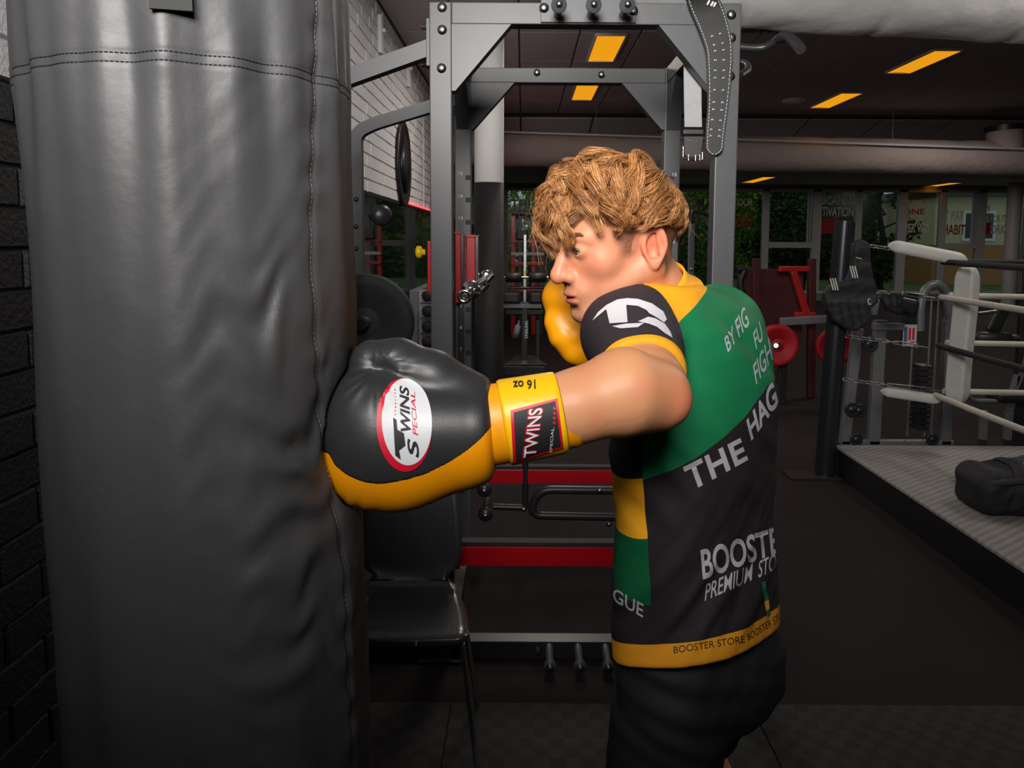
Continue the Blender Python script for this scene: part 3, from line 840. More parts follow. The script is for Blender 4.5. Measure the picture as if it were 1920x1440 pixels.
for i, c in enumerate(cp):
    t = (cp[min(i + 1, nw - 1)] - cp[max(i - 1, 0)]).normalized()
    side = Vector((1, 0, 0)); side = (side - t * side.dot(t)).normalized(); nrm = side.cross(t)
    if nrm.y > 0: nrm = -nrm
    w = ws[i]
    rem = (cp[-1] - c).length
    if rem < .03: w = ws[i] * math.sqrt(max(0.02, 1 - (1 - rem / .03) ** 2))
    for (a, b) in ((-w, 0), (w, 0), (w, th), (-w, th)): V.append(c + side * a + nrm * b)
    for k, s in enumerate((-1, 1)): st[k].append(c + side * s * max(w - .006, .001) + nrm * (th + .0006))
    for k, s in enumerate((-1, 1)): holes[k].append((c + side * s * min(.0145, w * .55) + nrm * (th + .0008), nrm))
for i in range(nw - 1):
    for k in range(4):
        k2 = (k + 1) % 4; Fc.append((i * 4 + k, i * 4 + k2, i * 4 + 4 + k2, i * 4 + 4 + k))
Fc += [(0, 1, 2, 3), tuple(range(nw * 4 - 4, nw * 4))]
strap = MB().add(V, Fc).build('belt_strap', M['belt_black'], belt)
sm = MB()
for k in range(2):
    pts = st[k]; acc = 0
    for i in range(len(pts) - 1):
        a, b = pts[i], pts[i + 1]; n = max(1, int((b - a).length / .0075))
        for q in range(n):
            sm.tube([a.lerp(b, (q + .1) / n), a.lerp(b, (q + .75) / n)], .0011, 5)
sm.build('stitching', M['thread'], strap)['kind'] = 'stuff'
hm = MB()
for k in range(2):
    for j in range(12):
        i = int(nw * (.36 + .047 * j)); p, nrm = holes[k][min(i, nw - 1)]
        hm.lathe([(0, .0022), (.0006, .0042), (.0, .0046)], p, nrm, 10)
hm.build('eyelets', M['bolt'], strap)['kind'] = 'stuff'
a = [P(1331, 4, by - .02), P(1339, 5, by - .02), P(1336, 12, by - .018)]
lg = MB()
for dx in (0, 7, 12):
    lg.obox(P(1328 + dx, 5 + dx * .3, by - .012), (.006, .003, .016), Matrix.Rotation(.5, 3, 'Y'))
lg.build('belt_mark', M['white_print'], strap)['kind'] = 'stuff'
# hanging rear half: suede side, with buckle
yb = FY + T + .012
rc_ = [(1312, -4, yb - .03), (1304, 20, yb), (1299, 110, yb + .003), (1299, 180, yb + .003), (1300, 238, yb + .003)]
cp = smooth_curve([P(*q) for q in rc_], 6); V = []; Fc = []
for i, c in enumerate(cp):
    w = .031
    for (a, b) in ((-w, 0), (w, 0), (w, .008), (-w, .008)): V.append(c + Vector((a, b, 0)))
for i in range(len(cp) - 1):
    for k in range(4):
        k2 = (k + 1) % 4; Fc.append((i * 4 + k, i * 4 + k2, i * 4 + 4 + k2, i * 4 + 4 + k))
Fc += [(0, 1, 2, 3), tuple(range(len(cp) * 4 - 4, len(cp) * 4))]
MB().add(V, Fc).build('suede_lining', M['belt_suede'], belt)
q = P(1300, 246, yb - .004)
MB().box((q.x - .036, q.y - .008, q.z - .012), (q.x + .036, q.y + .016, q.z + .006), .003).build('keeper_loop', M['belt_black'], belt)
MB().prism([P(1283, 256, yb), P(1319, 256, yb), P(1313, 290, yb), P(1306, 294, yb), P(1288, 294, yb), P(1283, 288, yb)], (0, .012, 0)).build('buckle_flap', M['belt_black'], belt)
MB().tube(round_path([P(1281, 275, yb - .002), P(1281, 299, yb - .002), P(1317, 301, yb - .002), P(1317, 285, yb - .002)], .008, 4), .0022, 8).build('buckle', M['chrome'], belt)
rv = MB()
for px, py in ((1293, 264), (1307, 266)): rv.sphere(P(px, py, yb - .002), .0035, 10, 6)
for px in (1291, 1304, 1312): rv.tube([P(px, 290, yb - .004), P(px, 301, yb - .004)], .0014, 6)
rv.build('rivets', M['chrome'], belt)['kind'] = 'stuff'

# ------------------------------------------------------------------ chair
def wood_black():
    m = mat('black_stained_plywood', (0.040, 0.042, 0.046), 0.30, 0, 0.25, 14, 0.35, 40, coat=.5, stretch=(6, 1, .4), bdist=0.0015)
    return m
M['ply'] = wood_black()
CY0 = 2.05
cxr = PX(878, CY0, 1200); cxc = cxr - .215
chair = thing('chair', 'black plywood shell chair with chrome legs beside the bag', 'chair', (cxc, CY0 + .22, 0.010))
# profile of the shell (y, z, halfwidth)
sz = .436
prof = [(CY0 + .004, sz - .030, .185), (CY0 - .004, sz - .014, .205), (CY0 + .008, sz - .001, .214), (CY0 + .05, sz + .002, .214), (CY0 + .15, sz - .008, .200), (CY0 + .25, sz - .016, .178), (CY0 + .315, sz - .014, .158),
        (CY0 + .345, sz - .002, .130), (CY0 + .360, sz + .022, .124), (CY0 + .370, sz + .055, .158), (CY0 + .382, sz + .11, .168), (CY0 + .405, sz + .21, .160), (CY0 + .432, sz + .31, .145), (CY0 + .445, sz + .36, .115)]
pp = smooth_curve([(a, b, c) for a, b, c in prof], 5)
V = []; Fc = []; NU = 14
for layer in (0, 1):
    for i, p in enumerate(pp):
        t = (Vector(pp[min(i + 1, len(pp) - 1)]) - Vector(pp[max(i - 1, 0)])); n2 = Vector((-t.z, 0, 0))
        ty, tz = t.x, t.y; l = math.hypot(ty, tz) or 1; ny, nz = -tz / l, ty / l
        for k in range(NU + 1):
            u = -1 + 2 * k / NU
            cup = .012 * u * u * (1 if i > 28 else .4)
            V.append((cxc + u * p.z, p.x - layer * ny * .011 - (cup if i > 36 else 0), p.y - layer * nz * .011 + (cup if i <= 36 else 0)))
m_ = len(pp); W = NU + 1
for layer in (0, 1):
    o_ = layer * m_ * W
    for i in range(m_ - 1):
        for k in range(NU):
            q = (o_ + i * W + k, o_ + i * W + k + 1, o_ + (i + 1) * W + k + 1, o_ + (i + 1) * W + k)
            Fc.append(q if layer else q[::-1])
B0 = m_ * W
for i in range(m_ - 1):
    for k in (0, NU): Fc.append((i * W + k, (i + 1) * W + k, B0 + (i + 1) * W + k, B0 + i * W + k))
for k in range(NU):
    for i in (0, m_ - 1): Fc.append((i * W + k, i * W + k + 1, B0 + i * W + k + 1, B0 + i * W + k))
MB().add(V, Fc, True).build('shell', M['ply'], chair)
M['bare_ply'] = mat('bare_plywood', (0.45, 0.30, 0.17), 0.7)
MB().box((PX(781, CY0, 1216) - .002, CY0 - .0075, sz - .022), (PX(781, CY0, 1216) + .002, CY0 - .001, sz - .008), .0005).build('edge_chip', M['bare_ply'], chair)
zleg = .010
for sx in (-1, 1):
    MB().tube(smooth_curve([(cxc + sx * .05, CY0 + .16, sz - .03), (cxc + sx * .15, CY0 + .10, sz - .032), (cxc + sx * .188, CY0 + .06, sz - .05), (cxc + sx * .20, CY0 + .05, sz - .09), (cxc + sx * .245, CY0 - .01, zleg)], 6), .0085, 12).build('leg', M['chrome'], chair)
    MB().tube(smooth_curve([(cxc + sx * .05, CY0 + .20, sz - .035), (cxc + sx * .14, CY0 + .26, sz - .04), (cxc + sx * .170, CY0 + .29, sz - .06), (cxc + sx * .18, CY0 + .31, sz - .1), (cxc + sx * .22, CY0 + .355, zleg)], 6), .0085, 12).build('leg', M['chrome'], chair)
MB().lathe([(0, 0), (0, .09), (-.012, .09), (-.012, 0)], (cxc, CY0 + .18, sz - .022), (0, 0, 1), 28).build('seat_plate', M['steel_dark'], chair)
# ------------------------------------------------------------------ signed-distance modelling kit
def v3(p): return np.array([p[0], p[1], p[2]], dtype=np.float32)
def smin(a, b, k):
    h = np.clip(.5 + .5 * (b - a) / k, 0, 1)
    return b * (1 - h) + a * h - k * h * (1 - h)
def smax(a, b, k): return -smin(-a, -b, k)
def sd_sphere(X, c, r): return np.linalg.norm(X - v3(c), axis=-1) - r
def sd_cone(X, a, b, ra, rb):
    a = v3(a); b = v3(b); ba = b - a; l2 = float(ba @ ba)
    t = np.clip(((X - a) @ ba) / l2, 0, 1)
    return np.linalg.norm(X - a - t[:, None] * ba, axis=-1) - (ra + (rb - ra) * t)
def sd_ell(X, c, r, R=None):
    q = X - v3(c)
    if R is not None: q = q @ R          # columns of R = local axes
    r = v3(r); k0 = np.linalg.norm(q / r, axis=-1); k1 = np.linalg.norm(q / (r * r), axis=-1)
    return k0 * (k0 - 1) / np.maximum(k1, 1e-6)
def chain_sd(X, pts, rs, k=.01):
    d = None
    for i in range(len(pts) - 1):
        e = sd_cone(X, pts[i], pts[i + 1], rs[i], rs[i + 1])
        d = e if d is None else smin(d, e, k)
    return d

def surface_nets(f, lo, hi, h):
    lo = np.array(lo, dtype=np.float32); hi = np.array(hi, dtype=np.float32)
    n = np.ceil((hi - lo) / h).astype(int) + 1
    ax = [lo[i] + h * np.arange(n[i], dtype=np.float32) for i in range(3)]
    val = np.empty(n, dtype=np.float32)
    step = max(1, 400000 // (n[1] * n[2]))
    for i in range(0, n[0], step):
        G = np.stack(np.meshgrid(ax[0][i:i + step], ax[1], ax[2], indexing='ij'), -1).reshape(-1, 3)
        val[i:i + step] = f(G).reshape(-1, n[1], n[2])
    s = val < 0
    c = [np.s_[:-1], np.s_[1:]]
    acc = np.zeros(tuple(n - 1) + (3,), dtype=np.float32); cnt = np.zeros(tuple(n - 1), dtype=np.float32)
    corners = [(i, j, k) for i in (0, 1) for j in (0, 1) for k in (0, 1)]
    sub = lambda A, o: A[c[o[0]], c[o[1]], c[o[2]]]
    for o in corners:
        for d in range(3):
            if o[d] == 1: continue
            o2 = list(o); o2[d] = 1; o2 = tuple(o2)
            va, vb = sub(val, o), sub(val, o2); cr = sub(s, o) != sub(s, o2)
            t = np.where(cr, va / np.where(cr, va - vb, 1), 0)
            for e in range(3):
                acc[..., e] += np.where(cr, (t if e == d else o[e]), 0)
            cnt += cr
    act = cnt > 0
    idx = -np.ones(tuple(n - 1), dtype=np.int64); idx[act] = np.arange(act.sum())
    cell = np.argwhere(act)
    V = lo + (cell + acc[act] / cnt[act][:, None]) * h
    Q = []
    for d in range(3):
        e1, e2 = [(1, 2), (2, 0), (0, 1)][d]
        a = [slice(None)] * 3; b = [slice(None)] * 3
        a[d] = slice(0, -1); b[d] = slice(1, None)
        cr = s[tuple(a)] != s[tuple(b)]
        w = np.argwhere(cr)
        w = w[(w[:, e1] > 0) & (w[:, e2] > 0) & (w[:, e1] < n[e1] - 1) & (w[:, e2] < n[e2] - 1)]
        inside = s[tuple(a)][tuple(w.T)]
        o = np.zeros(3, int); q = []
        for (p1, p2) in ((1, 1), (0, 1), (0, 0), (1, 0)):
            ww = w.copy(); ww[:, e1] -= p1; ww[:, e2] -= p2
            q.append(idx[tuple(ww.T)])
        q = np.stack(q, 1)
        q[~inside] = q[~inside][:, ::-1]
        Q.append(q)
    return V, np.concatenate(Q)

def set_attr(me, name, vals):
    a = me.attributes.new(name, 'FLOAT', 'POINT'); a.data.foreach_set('value', np.asarray(vals, dtype=np.float32))
def set_col(me, name, cols):
    a = me.attributes.new(name, 'FLOAT_COLOR', 'POINT')
    c = np.ones((len(cols), 4), dtype=np.float32); c[:, :3] = cols; a.data.foreach_set('color', c.ravel())
def attr_mat(name, attr, rough=.5, bump=0, bscale=200, bdist=.001, sss=0.0, sheen=0.0, spec=.5, noise=0.0):
    m = mat(name, (.5, .5, .5), rough, bump=bump, bscale=bscale, bdist=bdist, sheen=sheen, spec=spec); nt = m.node_tree; b = nt.nodes['Principled BSDF']
    a = nt.nodes.new('ShaderNodeAttribute'); a.attribute_name = attr
    nt.links.new(a.outputs['Color'], b.inputs['Base Color'])
    if sss:
        b.inputs['Subsurface Weight'].default_value = sss; b.inputs['Subsurface Radius'].default_value = (.012, .005, .003); b.inputs['Subsurface Scale'].default_value = .6
    return m
def vnoise(X, sc, seed=0.0):
    return np.array([mnoise.noise(Vector((float(p[0]) * sc + seed, float(p[1]) * sc + seed * .7, float(p[2]) * sc))) for p in X], dtype=np.float32)
def poly_dist(pts2, x, y):
    """signed offset of y above the polyline pts2 (x increasing): positive above"""
    xs = np.array([p[0] for p in pts2]); ys = np.array([p[1] for p in pts2])
    return y - np.interp(x, xs, ys)

class Surf:
    """ray access to a finished mesh: where does the line of sight through a photo pixel meet it"""
    def __init__(s, V, Q):
        s.b = BVHTree.FromPolygons([Vector(v) for v in V.tolist()], Q.tolist())
    def hit(s, px, py):
        d = ray(px, py).normalized()
        return s.b.ray_cast(CAM, d)
    def at(s, px, py):
        h = s.hit(px, py); return h[0]
def decal(name, me2, to_px, surf, material, parent, lift=.0012, cell=None):
    """lay a flat 2-D mesh (x,y in its own units) on a surface: to_px maps it to the photo place of the print"""
    bm = bmesh.new(); bm.from_mesh(me2)
    bmesh.ops.triangulate(bm, faces=bm.faces[:])
    if cell:
        co = np.array([v.co[:] for v in bm.verts]); lo, hi = co.min(0), co.max(0)
        for axi in (0, 1):
            n = int((hi[axi] - lo[axi]) / cell)
            for k in range(1, n + 1):
                pc = [0, 0, 0]; pc[axi] = lo[axi] + k * cell; no = [0, 0, 0]; no[axi] = 1
                bmesh.ops.bisect_plane(bm, geom=bm.verts[:] + bm.edges[:] + bm.faces[:], plane_co=pc, plane_no=no, dist=1e-6)
    bmesh.ops.triangulate(bm, faces=bm.faces[:])
    dead = []
    for v in bm.verts:
        px, py = to_px(v.co.x, v.co.y)
        h = surf.hit(px, py)
        if h[0] is None: dead.append(v); continue
        v.co = h[0] + h[1] * lift
    bmesh.ops.delete(bm, geom=dead, context='VERTS')
    # drop slivers that jump over an outline edge
    bad = [f for f in bm.faces if max((e.calc_length() for e in f.edges)) > .05]
    bmesh.ops.delete(bm, geom=bad, context='FACES')
    me = bpy.data.meshes.new(name); bm.to_mesh(me); bm.free()
    shade(me, True)
    return obj(name, me, material, parent)
def word_decal(name, body, p0, p1, h0, h1, surf, material, parent, bold=.02, shear=0.0, cell=.12, up=None, spacing=1.0, lift=.0012):
    """word whose baseline runs from photo pixel p0 to p1, cap height h0 at its start and h1 at its end; up = direction of the letters' tops"""
    me = text_mesh(body, 1.0, bold, shear, spacing=spacing)
    co = np.array([v.co for v in me.vertices]); lo = co.min(0); hi = co.max(0)
    p0 = np.array(p0, float); p1 = np.array(p1, float); d = p1 - p0
    u = np.array(up, float) if up is not None else np.array([d[1], -d[0]])
    u /= np.linalg.norm(u)
    def f(x, y):
        s = (x - lo[0]) / (hi[0] - lo[0]); t = (y - lo[1]) / (hi[1] - lo[1])
        q = p0 + d * s + u * t * (h0 + (h1 - h0) * s)
        return q
    return decal(name, me, f, surf, material, parent, lift, cell)
def poly_mesh2(poly):
    bm = bmesh.new(); vs_ = [bm.verts.new((x, y, 0)) for x, y in poly]; bm.faces.new(vs_)
    me = bpy.data.meshes.new('p'); bm.to_mesh(me); bm.free(); return me
def px_decal(name, poly, surf, material, parent, lift=.0012, cell=8):
    return decal(name, poly_mesh2(poly), lambda x, y: (x, y), surf, material, parent, lift, cell)

# ------------------------------------------------------------------ the boxer
GROUND = .010
person = thing('person', 'young man with wavy blond hair in green black and yellow jersey punching the bag', 'person', (.38, 1.42, GROUND))
FW = np.array([-.80, .60, 0]); LF = np.array([-.60, -.80, 0])     # torso: forward and left
# head frame
th_, ph_, ro_ = math.radians(20), math.radians(11), math.radians(-2)
Hf = Vector((-math.cos(th_) * math.cos(ph_), -math.sin(th_) * math.cos(ph_), -math.sin(ph_)))
Hu = Vector((-math.cos(th_) * math.sin(ph_), -math.sin(th_) * math.sin(ph_), math.cos(ph_)))
Hl = Hu.cross(Hf)
HO = P(1158, 469, 1.315); HS = 1.052
HR = np.array([[Hf[i], Hl[i], Hu[i]] for i in range(3)], dtype=np.float32)   # columns f,l,u
def hl(f, l, u): return HO + (Hf * f + Hl * l + Hu * u) * HS
def to_head(X): return (X - v3(HO)) @ HR / np.float32(HS)
NECK = P(1226, 566, 1.36)
NK = to_head(np.array([[NECK.x, NECK.y, NECK.z]], dtype=np.float32))[0]

def head_sdf(X):
    q = to_head(X)
    m = q.copy(); m[:, 1] = np.abs(m[:, 1])          # mirrored half
    d = sd_ell(q, (-.014, 0, .048), (.099, .077, .090))
    d = smin(d, sd_ell(q, (.035, 0, .050), (.058, .064, .064)), .03)      # forehead
    d = smin(d, sd_ell(q, (.036, 0, -.020), (.054, .057, .078)), .028)
    d = smin(d, sd_cone(m, (-.018, .054, -.030), (.070, .016, -.084), .020, .020), .022)   # jaw
    d = smin(d, sd_ell(q, (.078, 0, -.089), (.018, .020, .016)), .014)    # chin
    d = smin(d, sd_sphere(m, (.050, .042, -.008), .022), .016)            # cheekbone
    d = smin(d, sd_ell(q, (.080, 0, -.050), (.020, .030, .026)), .014)    # muzzle
    d = smin(d, sd_cone(m, (.086, .010, .034), (.070, .045, .034), .010, .010), .012)      # brow
    # eye socket
    d = smax(d, -sd_ell(m, (.098, .031, .017), (.020, .019, .012)), .010)
    # lids
    d = smin(d, sd_ell(m, (.0735, .032, .0155), (.0172, .0185, .0165)), .004)
    d = smax(d, -sd_ell(m, (.092, .0315, .0150), (.016, .0125, .0052)), .0016)
    # nose
    nose = sd_cone(q, (.086, 0, .026), (.109, 0, -.016), .0095, .0118)
    nose = smin(nose, sd_sphere(q, (.1105, 0, -.021), .0128), .006)
    nose = smin(nose, sd_sphere(m, (.097, .0135, -.025), .0098), .007)
    d = smin(d, nose, .009)
    d = smax(d, -sd_ell(m, (.102, .006, -.0345), (.008, .0035, .004)), .003)
    # lips
    lips = sd_ell(q, (.0955, 0, -.0525), (.0085, .021, .0058))
    lips = smin(lips, sd_ell(q, (.0935, 0, -.0645), (.0085, .019, .0068)), .003)
    d = smin(d, lips, .005)
    d = smax(d, -sd_ell(q, (.104, 0, -.0582), (.012, .024, .0016)), .003)
    d = smax(d, -sd_ell(q, (.100, 0, -.0775), (.009, .020, .006)), .008)  # below the lower lip
    # ears
    c = np.array([-.026, .074, .002]); w = m - c.astype(np.float32)
    ca, sa = math.cos(.35), math.sin(.35)            # flares outward toward the back
    e = np.stack([w[:, 0] * ca - w[:, 1] * sa, w[:, 0] * sa + w[:, 1] * ca, w[:, 2]], 1)
    cb, sb = math.cos(-.12), math.sin(-.12)
    e = np.stack([e[:, 0] * cb - e[:, 2] * sb, e[:, 1], e[:, 0] * sb + e[:, 2] * cb], 1)
    wd = np.where(e[:, 2] > 0, .0170, .0170 + e[:, 2] * .20)
    rim = np.sqrt(((np.sqrt((e[:, 0] / np.maximum(wd, .006)) ** 2 + (e[:, 2] / .0280) ** 2) - 1) * .016) ** 2 + (e[:, 1] - .005) ** 2) - .0040
    pan = sd_ell(e, (0, -.004, 0), (.0160, .0050, .0265))
    ear = smin(rim, pan, .004)
    ear = smin(ear, sd_ell(e, (.001, .003, -.027), (.0085, .0055, .0090)), .005)
    ear = smin(ear, sd_cone(e, (-.006, .003, .016), (-.009, .003, -.010), .0035, .0035), .004)
    ear = smin(ear, sd_ell(e, (.015, .002, -.006), (.004, .005, .007)), .004)
    ear = smax(ear, -sd_ell(e, (.003, .005, -.004), (.0080, .0075, .012)), .003)
    d = smin(d, ear, .004)
    # neck
    nk = sd_cone(q, (-.034, 0, -.035), NK, .056, .064)
    nk = smin(nk, sd_cone(m, (-.035, .052, -.038), (NK[0] + .05, .018, NK[2] - .01), .012, .013), .02)   # neck muscle
    d = smin(d, nk, .018)
    return d * HS

SL = P(1183, 628, 1.255); SM = P(1203, 702, 1.14); SM2 = P(1217, 724, 1.08); EL = P(1229, 742, 1.02); WR = P(960, 786, .972)
UPD = (EL - SL).normalized()
SR = Vector((P(1290, 640, 1.37) - Vector(LF) * .145)); SR.z = PZ(610, 1.5, 1390)
RG = P(1085, 640, 1.46)
ER = Vector((.33, 1.62, 1.12))
def arms_sdf(X):
    d = chain_sd(X, [SL, SM, SM2, EL], [.058, .0545, .050, .044], .02)
    fa = chain_sd(X, [EL, P(1172, 735, 1.0), P(1080, 762, .985), WR], [.0425, .0555, .0455, .037], .02)
    d = smin(d, fa, .022)
    d = smin(d, sd_sphere(X, P(1257, 757, 1.005), .020), .018)
    r = chain_sd(X, [SR, SR.lerp(ER, .5), ER], [.058, .054, .046], .02)
    r = smin(r, chain_sd(X, [ER, ER.lerp(RG, .4), RG], [.045, .05, .036], .02), .02)
    return np.minimum(d, r)
# legs: ankle, knee, hip
HIPL = P(1262, 1262, 1.335); HIPR = P(1352, 1262, 1.50)
KL = Vector((HIPL.x - .025, HIPL.y - .02, .50)); KR = Vector((HIPR.x - .05, HIPR.y + .06, .50))
AL = Vector((KL.x + .02, KL.y + .02, .085 + GROUND)); AR = Vector((KR.x + .13, KR.y + .05, .095 + GROUND))
def legs_sdf(X):
    d = None
    for (h, k, a) in ((HIPL, KL, AL), (HIPR, KR, AR)):
        c = k.lerp(a, .32)
        e = chain_sd(X, [h, h.lerp(k, .5), k, c, a], [.068, .066, .054, .056, .038], .03)
        d = e if d is None else smin(d, e, .02)
    return d
prof_rows = [  # photo row, centre, half width toward left/right shoulder (a), front/back (b), depth
    (1262, 1311, .205, .136, 1.40), (1100, 1309, .197, .127, 1.395), (1000, 1307, .192, .122, 1.39), (900, 1307, .192, .122, 1.385), (830, 1305, .192, .124, 1.38), (760, 1303, .193, .126, 1.375),
    (700, 1297, .190, .124, 1.37), (650, 1286, .182, .118, 1.36), (610, 1274, .170, .108, 1.352), (575, 1258, .140, .094, 1.345), (548, 1240, .105, .084, 1.338), (525, 1229, .072, .072, 1.332), (505, 1222, .062, .064, 1.33)]
PR = sorted([(P(c, r, Y).z, P(c, r, Y).x, Y, a, b) for (r, c, a, b, Y) in prof_rows])
PR = np.array(PR)
def torso_frame(X):
    z = X[:, 2]
    cx = np.interp(z, PR[:, 0], PR[:, 1]); cy = np.interp(z, PR[:, 0], PR[:, 2]); a = np.interp(z, PR[:, 0], PR[:, 3]); b = np.interp(z, PR[:, 0], PR[:, 4])
    dx = X[:, 0] - cx; dy = X[:, 1] - cy
    l = dx * LF[0] + dy * LF[1]; f = dx * FW[0] + dy * FW[1]
    return l, f, a, b
def torso_sdf(X, off=0.0):
    l, f, a, b = torso_frame(X)
    n = 2.35
    k = (np.abs(l / (a + off)) ** n + np.abs(f / (b + off)) ** n) ** (1 / n)
    return (k - 1) * np.minimum(a, b)
def body_sdf(X):
    d = torso_sdf(X, -.04)
    d = smax(d, X[:, 2] - PZ(540, 1.34, 1230), .02); d = smax(d, PZ(1290, 1.38, 1300) - X[:, 2], .02)
    d = smin(d, arms_sdf(X), .025)
    pel = sd_ell(X, P(1306, 1240, 1.41), (.115, .105, .10))
    d = smin(d, pel, .03); d = smin(d, legs_sdf(X), .03)
    for a in (AL, AR):      # feet
        d = smin(d, sd_cone(X, a + Vector((.02, 0, -.05)), a + Vector((-.13, .03, -.06)), .036, .026), .02)
    return d

SKIN = np.array(srgb(208, 148, 106)); 
# -- fine head mesh
lo = [HO.x - .155, HO.y - .15, HO.z - .20]; hi = [HO.x + .172, HO.y + .20, HO.z + .17]
Vh, Qh = surface_nets(head_sdf, lo, hi, .0022)
# -- body mesh
Vb1, Qb1 = surface_nets(body_sdf, (WR.x - .05, .90, .98), (.60, 1.75, 1.52), .0062)
Vb2, Qb2 = surface_nets(body_sdf, (-.05, 1.05, GROUND - .02), (.75, 1.85, 1.0), .011)
# colours of skin
q = to_head(Vh); qa = np.abs(q[:, 1])
def blob(c, r, s=1.0): return np.exp(-((q[:, 0] - c[0]) ** 2 + (qa - c[1]) ** 2 + (q[:, 2] - c[2]) ** 2) / (r * r)) * s
col = np.tile(np.array(srgb(210, 144, 110)), (len(Vh), 1))
red = blob((.072, .050, -.014), .032, .36) + blob((.110, 0, -.018), .020, .55) + blob((-.028, .082, 0), .036, .6) + blob((.08, 0, -.09), .02, .3)
red += np.clip(vnoise(Vh, 60, 2.0), 0, 1) * .25
REDC = np.array(srgb(208, 104, 80))
col = col * (1 - np.clip(red, 0, .9)[:, None]) + REDC * np.clip(red, 0, .9)[:, None]
lip = np.clip(1.6 - np.maximum(np.abs(q[:, 2] + .0585) / .0105, np.abs(q[:, 1]) / .021) * 1.3, 0, 1) * (q[:, 0] > .088)
LIPC = np.array(srgb(172, 78, 72)); col = col * (1 - .8 * lip[:, None]) + LIPC * .8 * lip[:, None]
# stubble: jaw, chin, upper lip; side-burn and close-cropped nape (short hair, so real colour)
st = np.clip((-.040 - q[:, 2]) / .02, 0, 1) * np.clip((q[:, 0] + .02) / .03, 0, 1) * (q[:, 2] > -.125) + blob((.097, .012, -.042), .012, .8)
st = np.clip(st, 0, 1) * (.55 + .45 * np.clip(vnoise(Vh, 350, 5.0) + .3, 0, 1)) * (1 - lip)
STC = np.array(srgb(128, 92, 72)); col = col * (1 - .50 * st[:, None]) + STC * .50 * st[:, None]
earz = ((q[:, 0] + .026) ** 2 + (q[:, 2] - .002) ** 2 < .036 ** 2) & (qa > .066)
nape = np.clip((-.040 - q[:, 0]) / .010, 0, 1) * np.clip((q[:, 2] + .052 + .22 * (q[:, 0] + .06)) / .02, 0, 1) * (~earz)
burn = np.clip(1.25 - np.abs(q[:, 0] - .012 + .25 * (q[:, 2] - .02)) / .016, 0, 1) * np.clip((q[:, 2] + .012) / .014, 0, 1) * (qa > .05) * (~earz)
hairy = np.clip(nape + burn, 0, 1) * (.65 + .35 * np.clip(vnoise(Vh, 420, 8.0) + .5, 0, 1))
HC = np.array(srgb(96, 70, 48)); col = col * (1 - .85 * hairy[:, None]) + HC * .85 * hairy[:, None]
allV = np.concatenate([Vh, Vb1, Vb2]); allQ = np.concatenate([Qh, Qb1 + len(Vh), Qb2 + len(Vh) + len(Vb1)])
cb = np.tile(SKIN, (len(Vb1) + len(Vb2), 1))
dE = np.linalg.norm(Vb1 - v3(P(1265, 752, 1.0)), axis=1); w = np.exp(-(dE / .045) ** 2)[:, None] * .55
cb[:len(Vb1)] = cb[:len(Vb1)] * (1 - w) + REDC * w
w = np.clip(vnoise(Vb1, 22, 1.0) * .35, -.08, .2)[:, None]; cb[:len(Vb1)] = cb[:len(Vb1)] * (1 - np.abs(w)) + REDC * np.abs(w)
me = np_mesh('body', allV, allQ)
set_col(me, 'skin', np.concatenate([col, cb]))
M['skin'] = attr_mat('skin', 'skin', .48, .10, 260, .0012, sss=.06, spec=.4)
body_o = obj('body', me, M['skin'], person)
# eyes
M['eye_white'] = mat('eye_white', (.36, .33, .31), .25); M['iris'] = mat('iris', (.035, .045, .045), .12); M['lash'] = mat('lash', (.03, .018, .012), .7)
for s in (1, -1):
    c = hl(.0735, s * .032, .0155)
    look = (Hf + Hl * -.06 + Hu * -.02).normalized()
    eye = MB().sphere(c, .0155 * HS, 24, 16).build('eye', M['eye_white'], body_o)
    MB().lathe([(.0140 * HS, .0074), (.0150 * HS, .0060), (.0158 * HS, .003), (.0160 * HS, 0)], c, look, 20).build('iris', M['iris'], eye)
    pts = []
    for t in np.linspace(-1, 1, 11):
        up = .0046 * (1 - t * t) - .0006; dv = Hf * math.cos(t * .72) + Hl * math.sin(t * .72)
        pts.append(c + dv * math.sqrt((.0172 * HS) ** 2 - up * up) + Hu * up)
    MB().tube(pts, [.0004] + [.0009] * 9 + [.0004], 6).build('eyelashes', M['lash'], eye)
# ------------------------------------------------------------------ jersey
SLE = P(1205, 708, 1.125)                      # sleeve end
SAX = (SLE - SL).normalized()
h0, h1, h2 = P(1290, 1250, 1.22), P(1148, 1218, 1.42), P(1474, 1172, 1.40)
HN = (h1 - h0).cross(h2 - h0).normalized()
if HN.z < 0: HN = -HN
def hem_d(X): return (X - v3(h0)) @ v3(HN)     # height above the hem
def sleeve_sdf(X):
    d = chain_sd(X, [SL + Vector((.03, .05, -.02)), SL, SLE], [.078, .0775, .0655], .02)
    return smax(d, (X - v3(SLE)) @ v3(SAX), .006)
def rsleeve_sdf(X):
    return chain_sd(X, [SR - Vector((.05, .03, .01)), SR, SR.lerp(ER, .5)], [.075, .070, .070], .03)
def jersey_sdf(X):
    d = torso_sdf(X, .004)
    d = smax(d, X[:, 2] - PZ(530, 1.34, 1230), .012)
    d = smin(d, rsleeve_sdf(X), .08)
    d = smin(d, sleeve_sdf(X), .020)
    d = smax(d, -hem_d(X), .006)
    return d
Vj, Qj = surface_nets(jersey_sdf, (-.02, 1.03, .74), (.66, 1.80, 1.56), .0048)
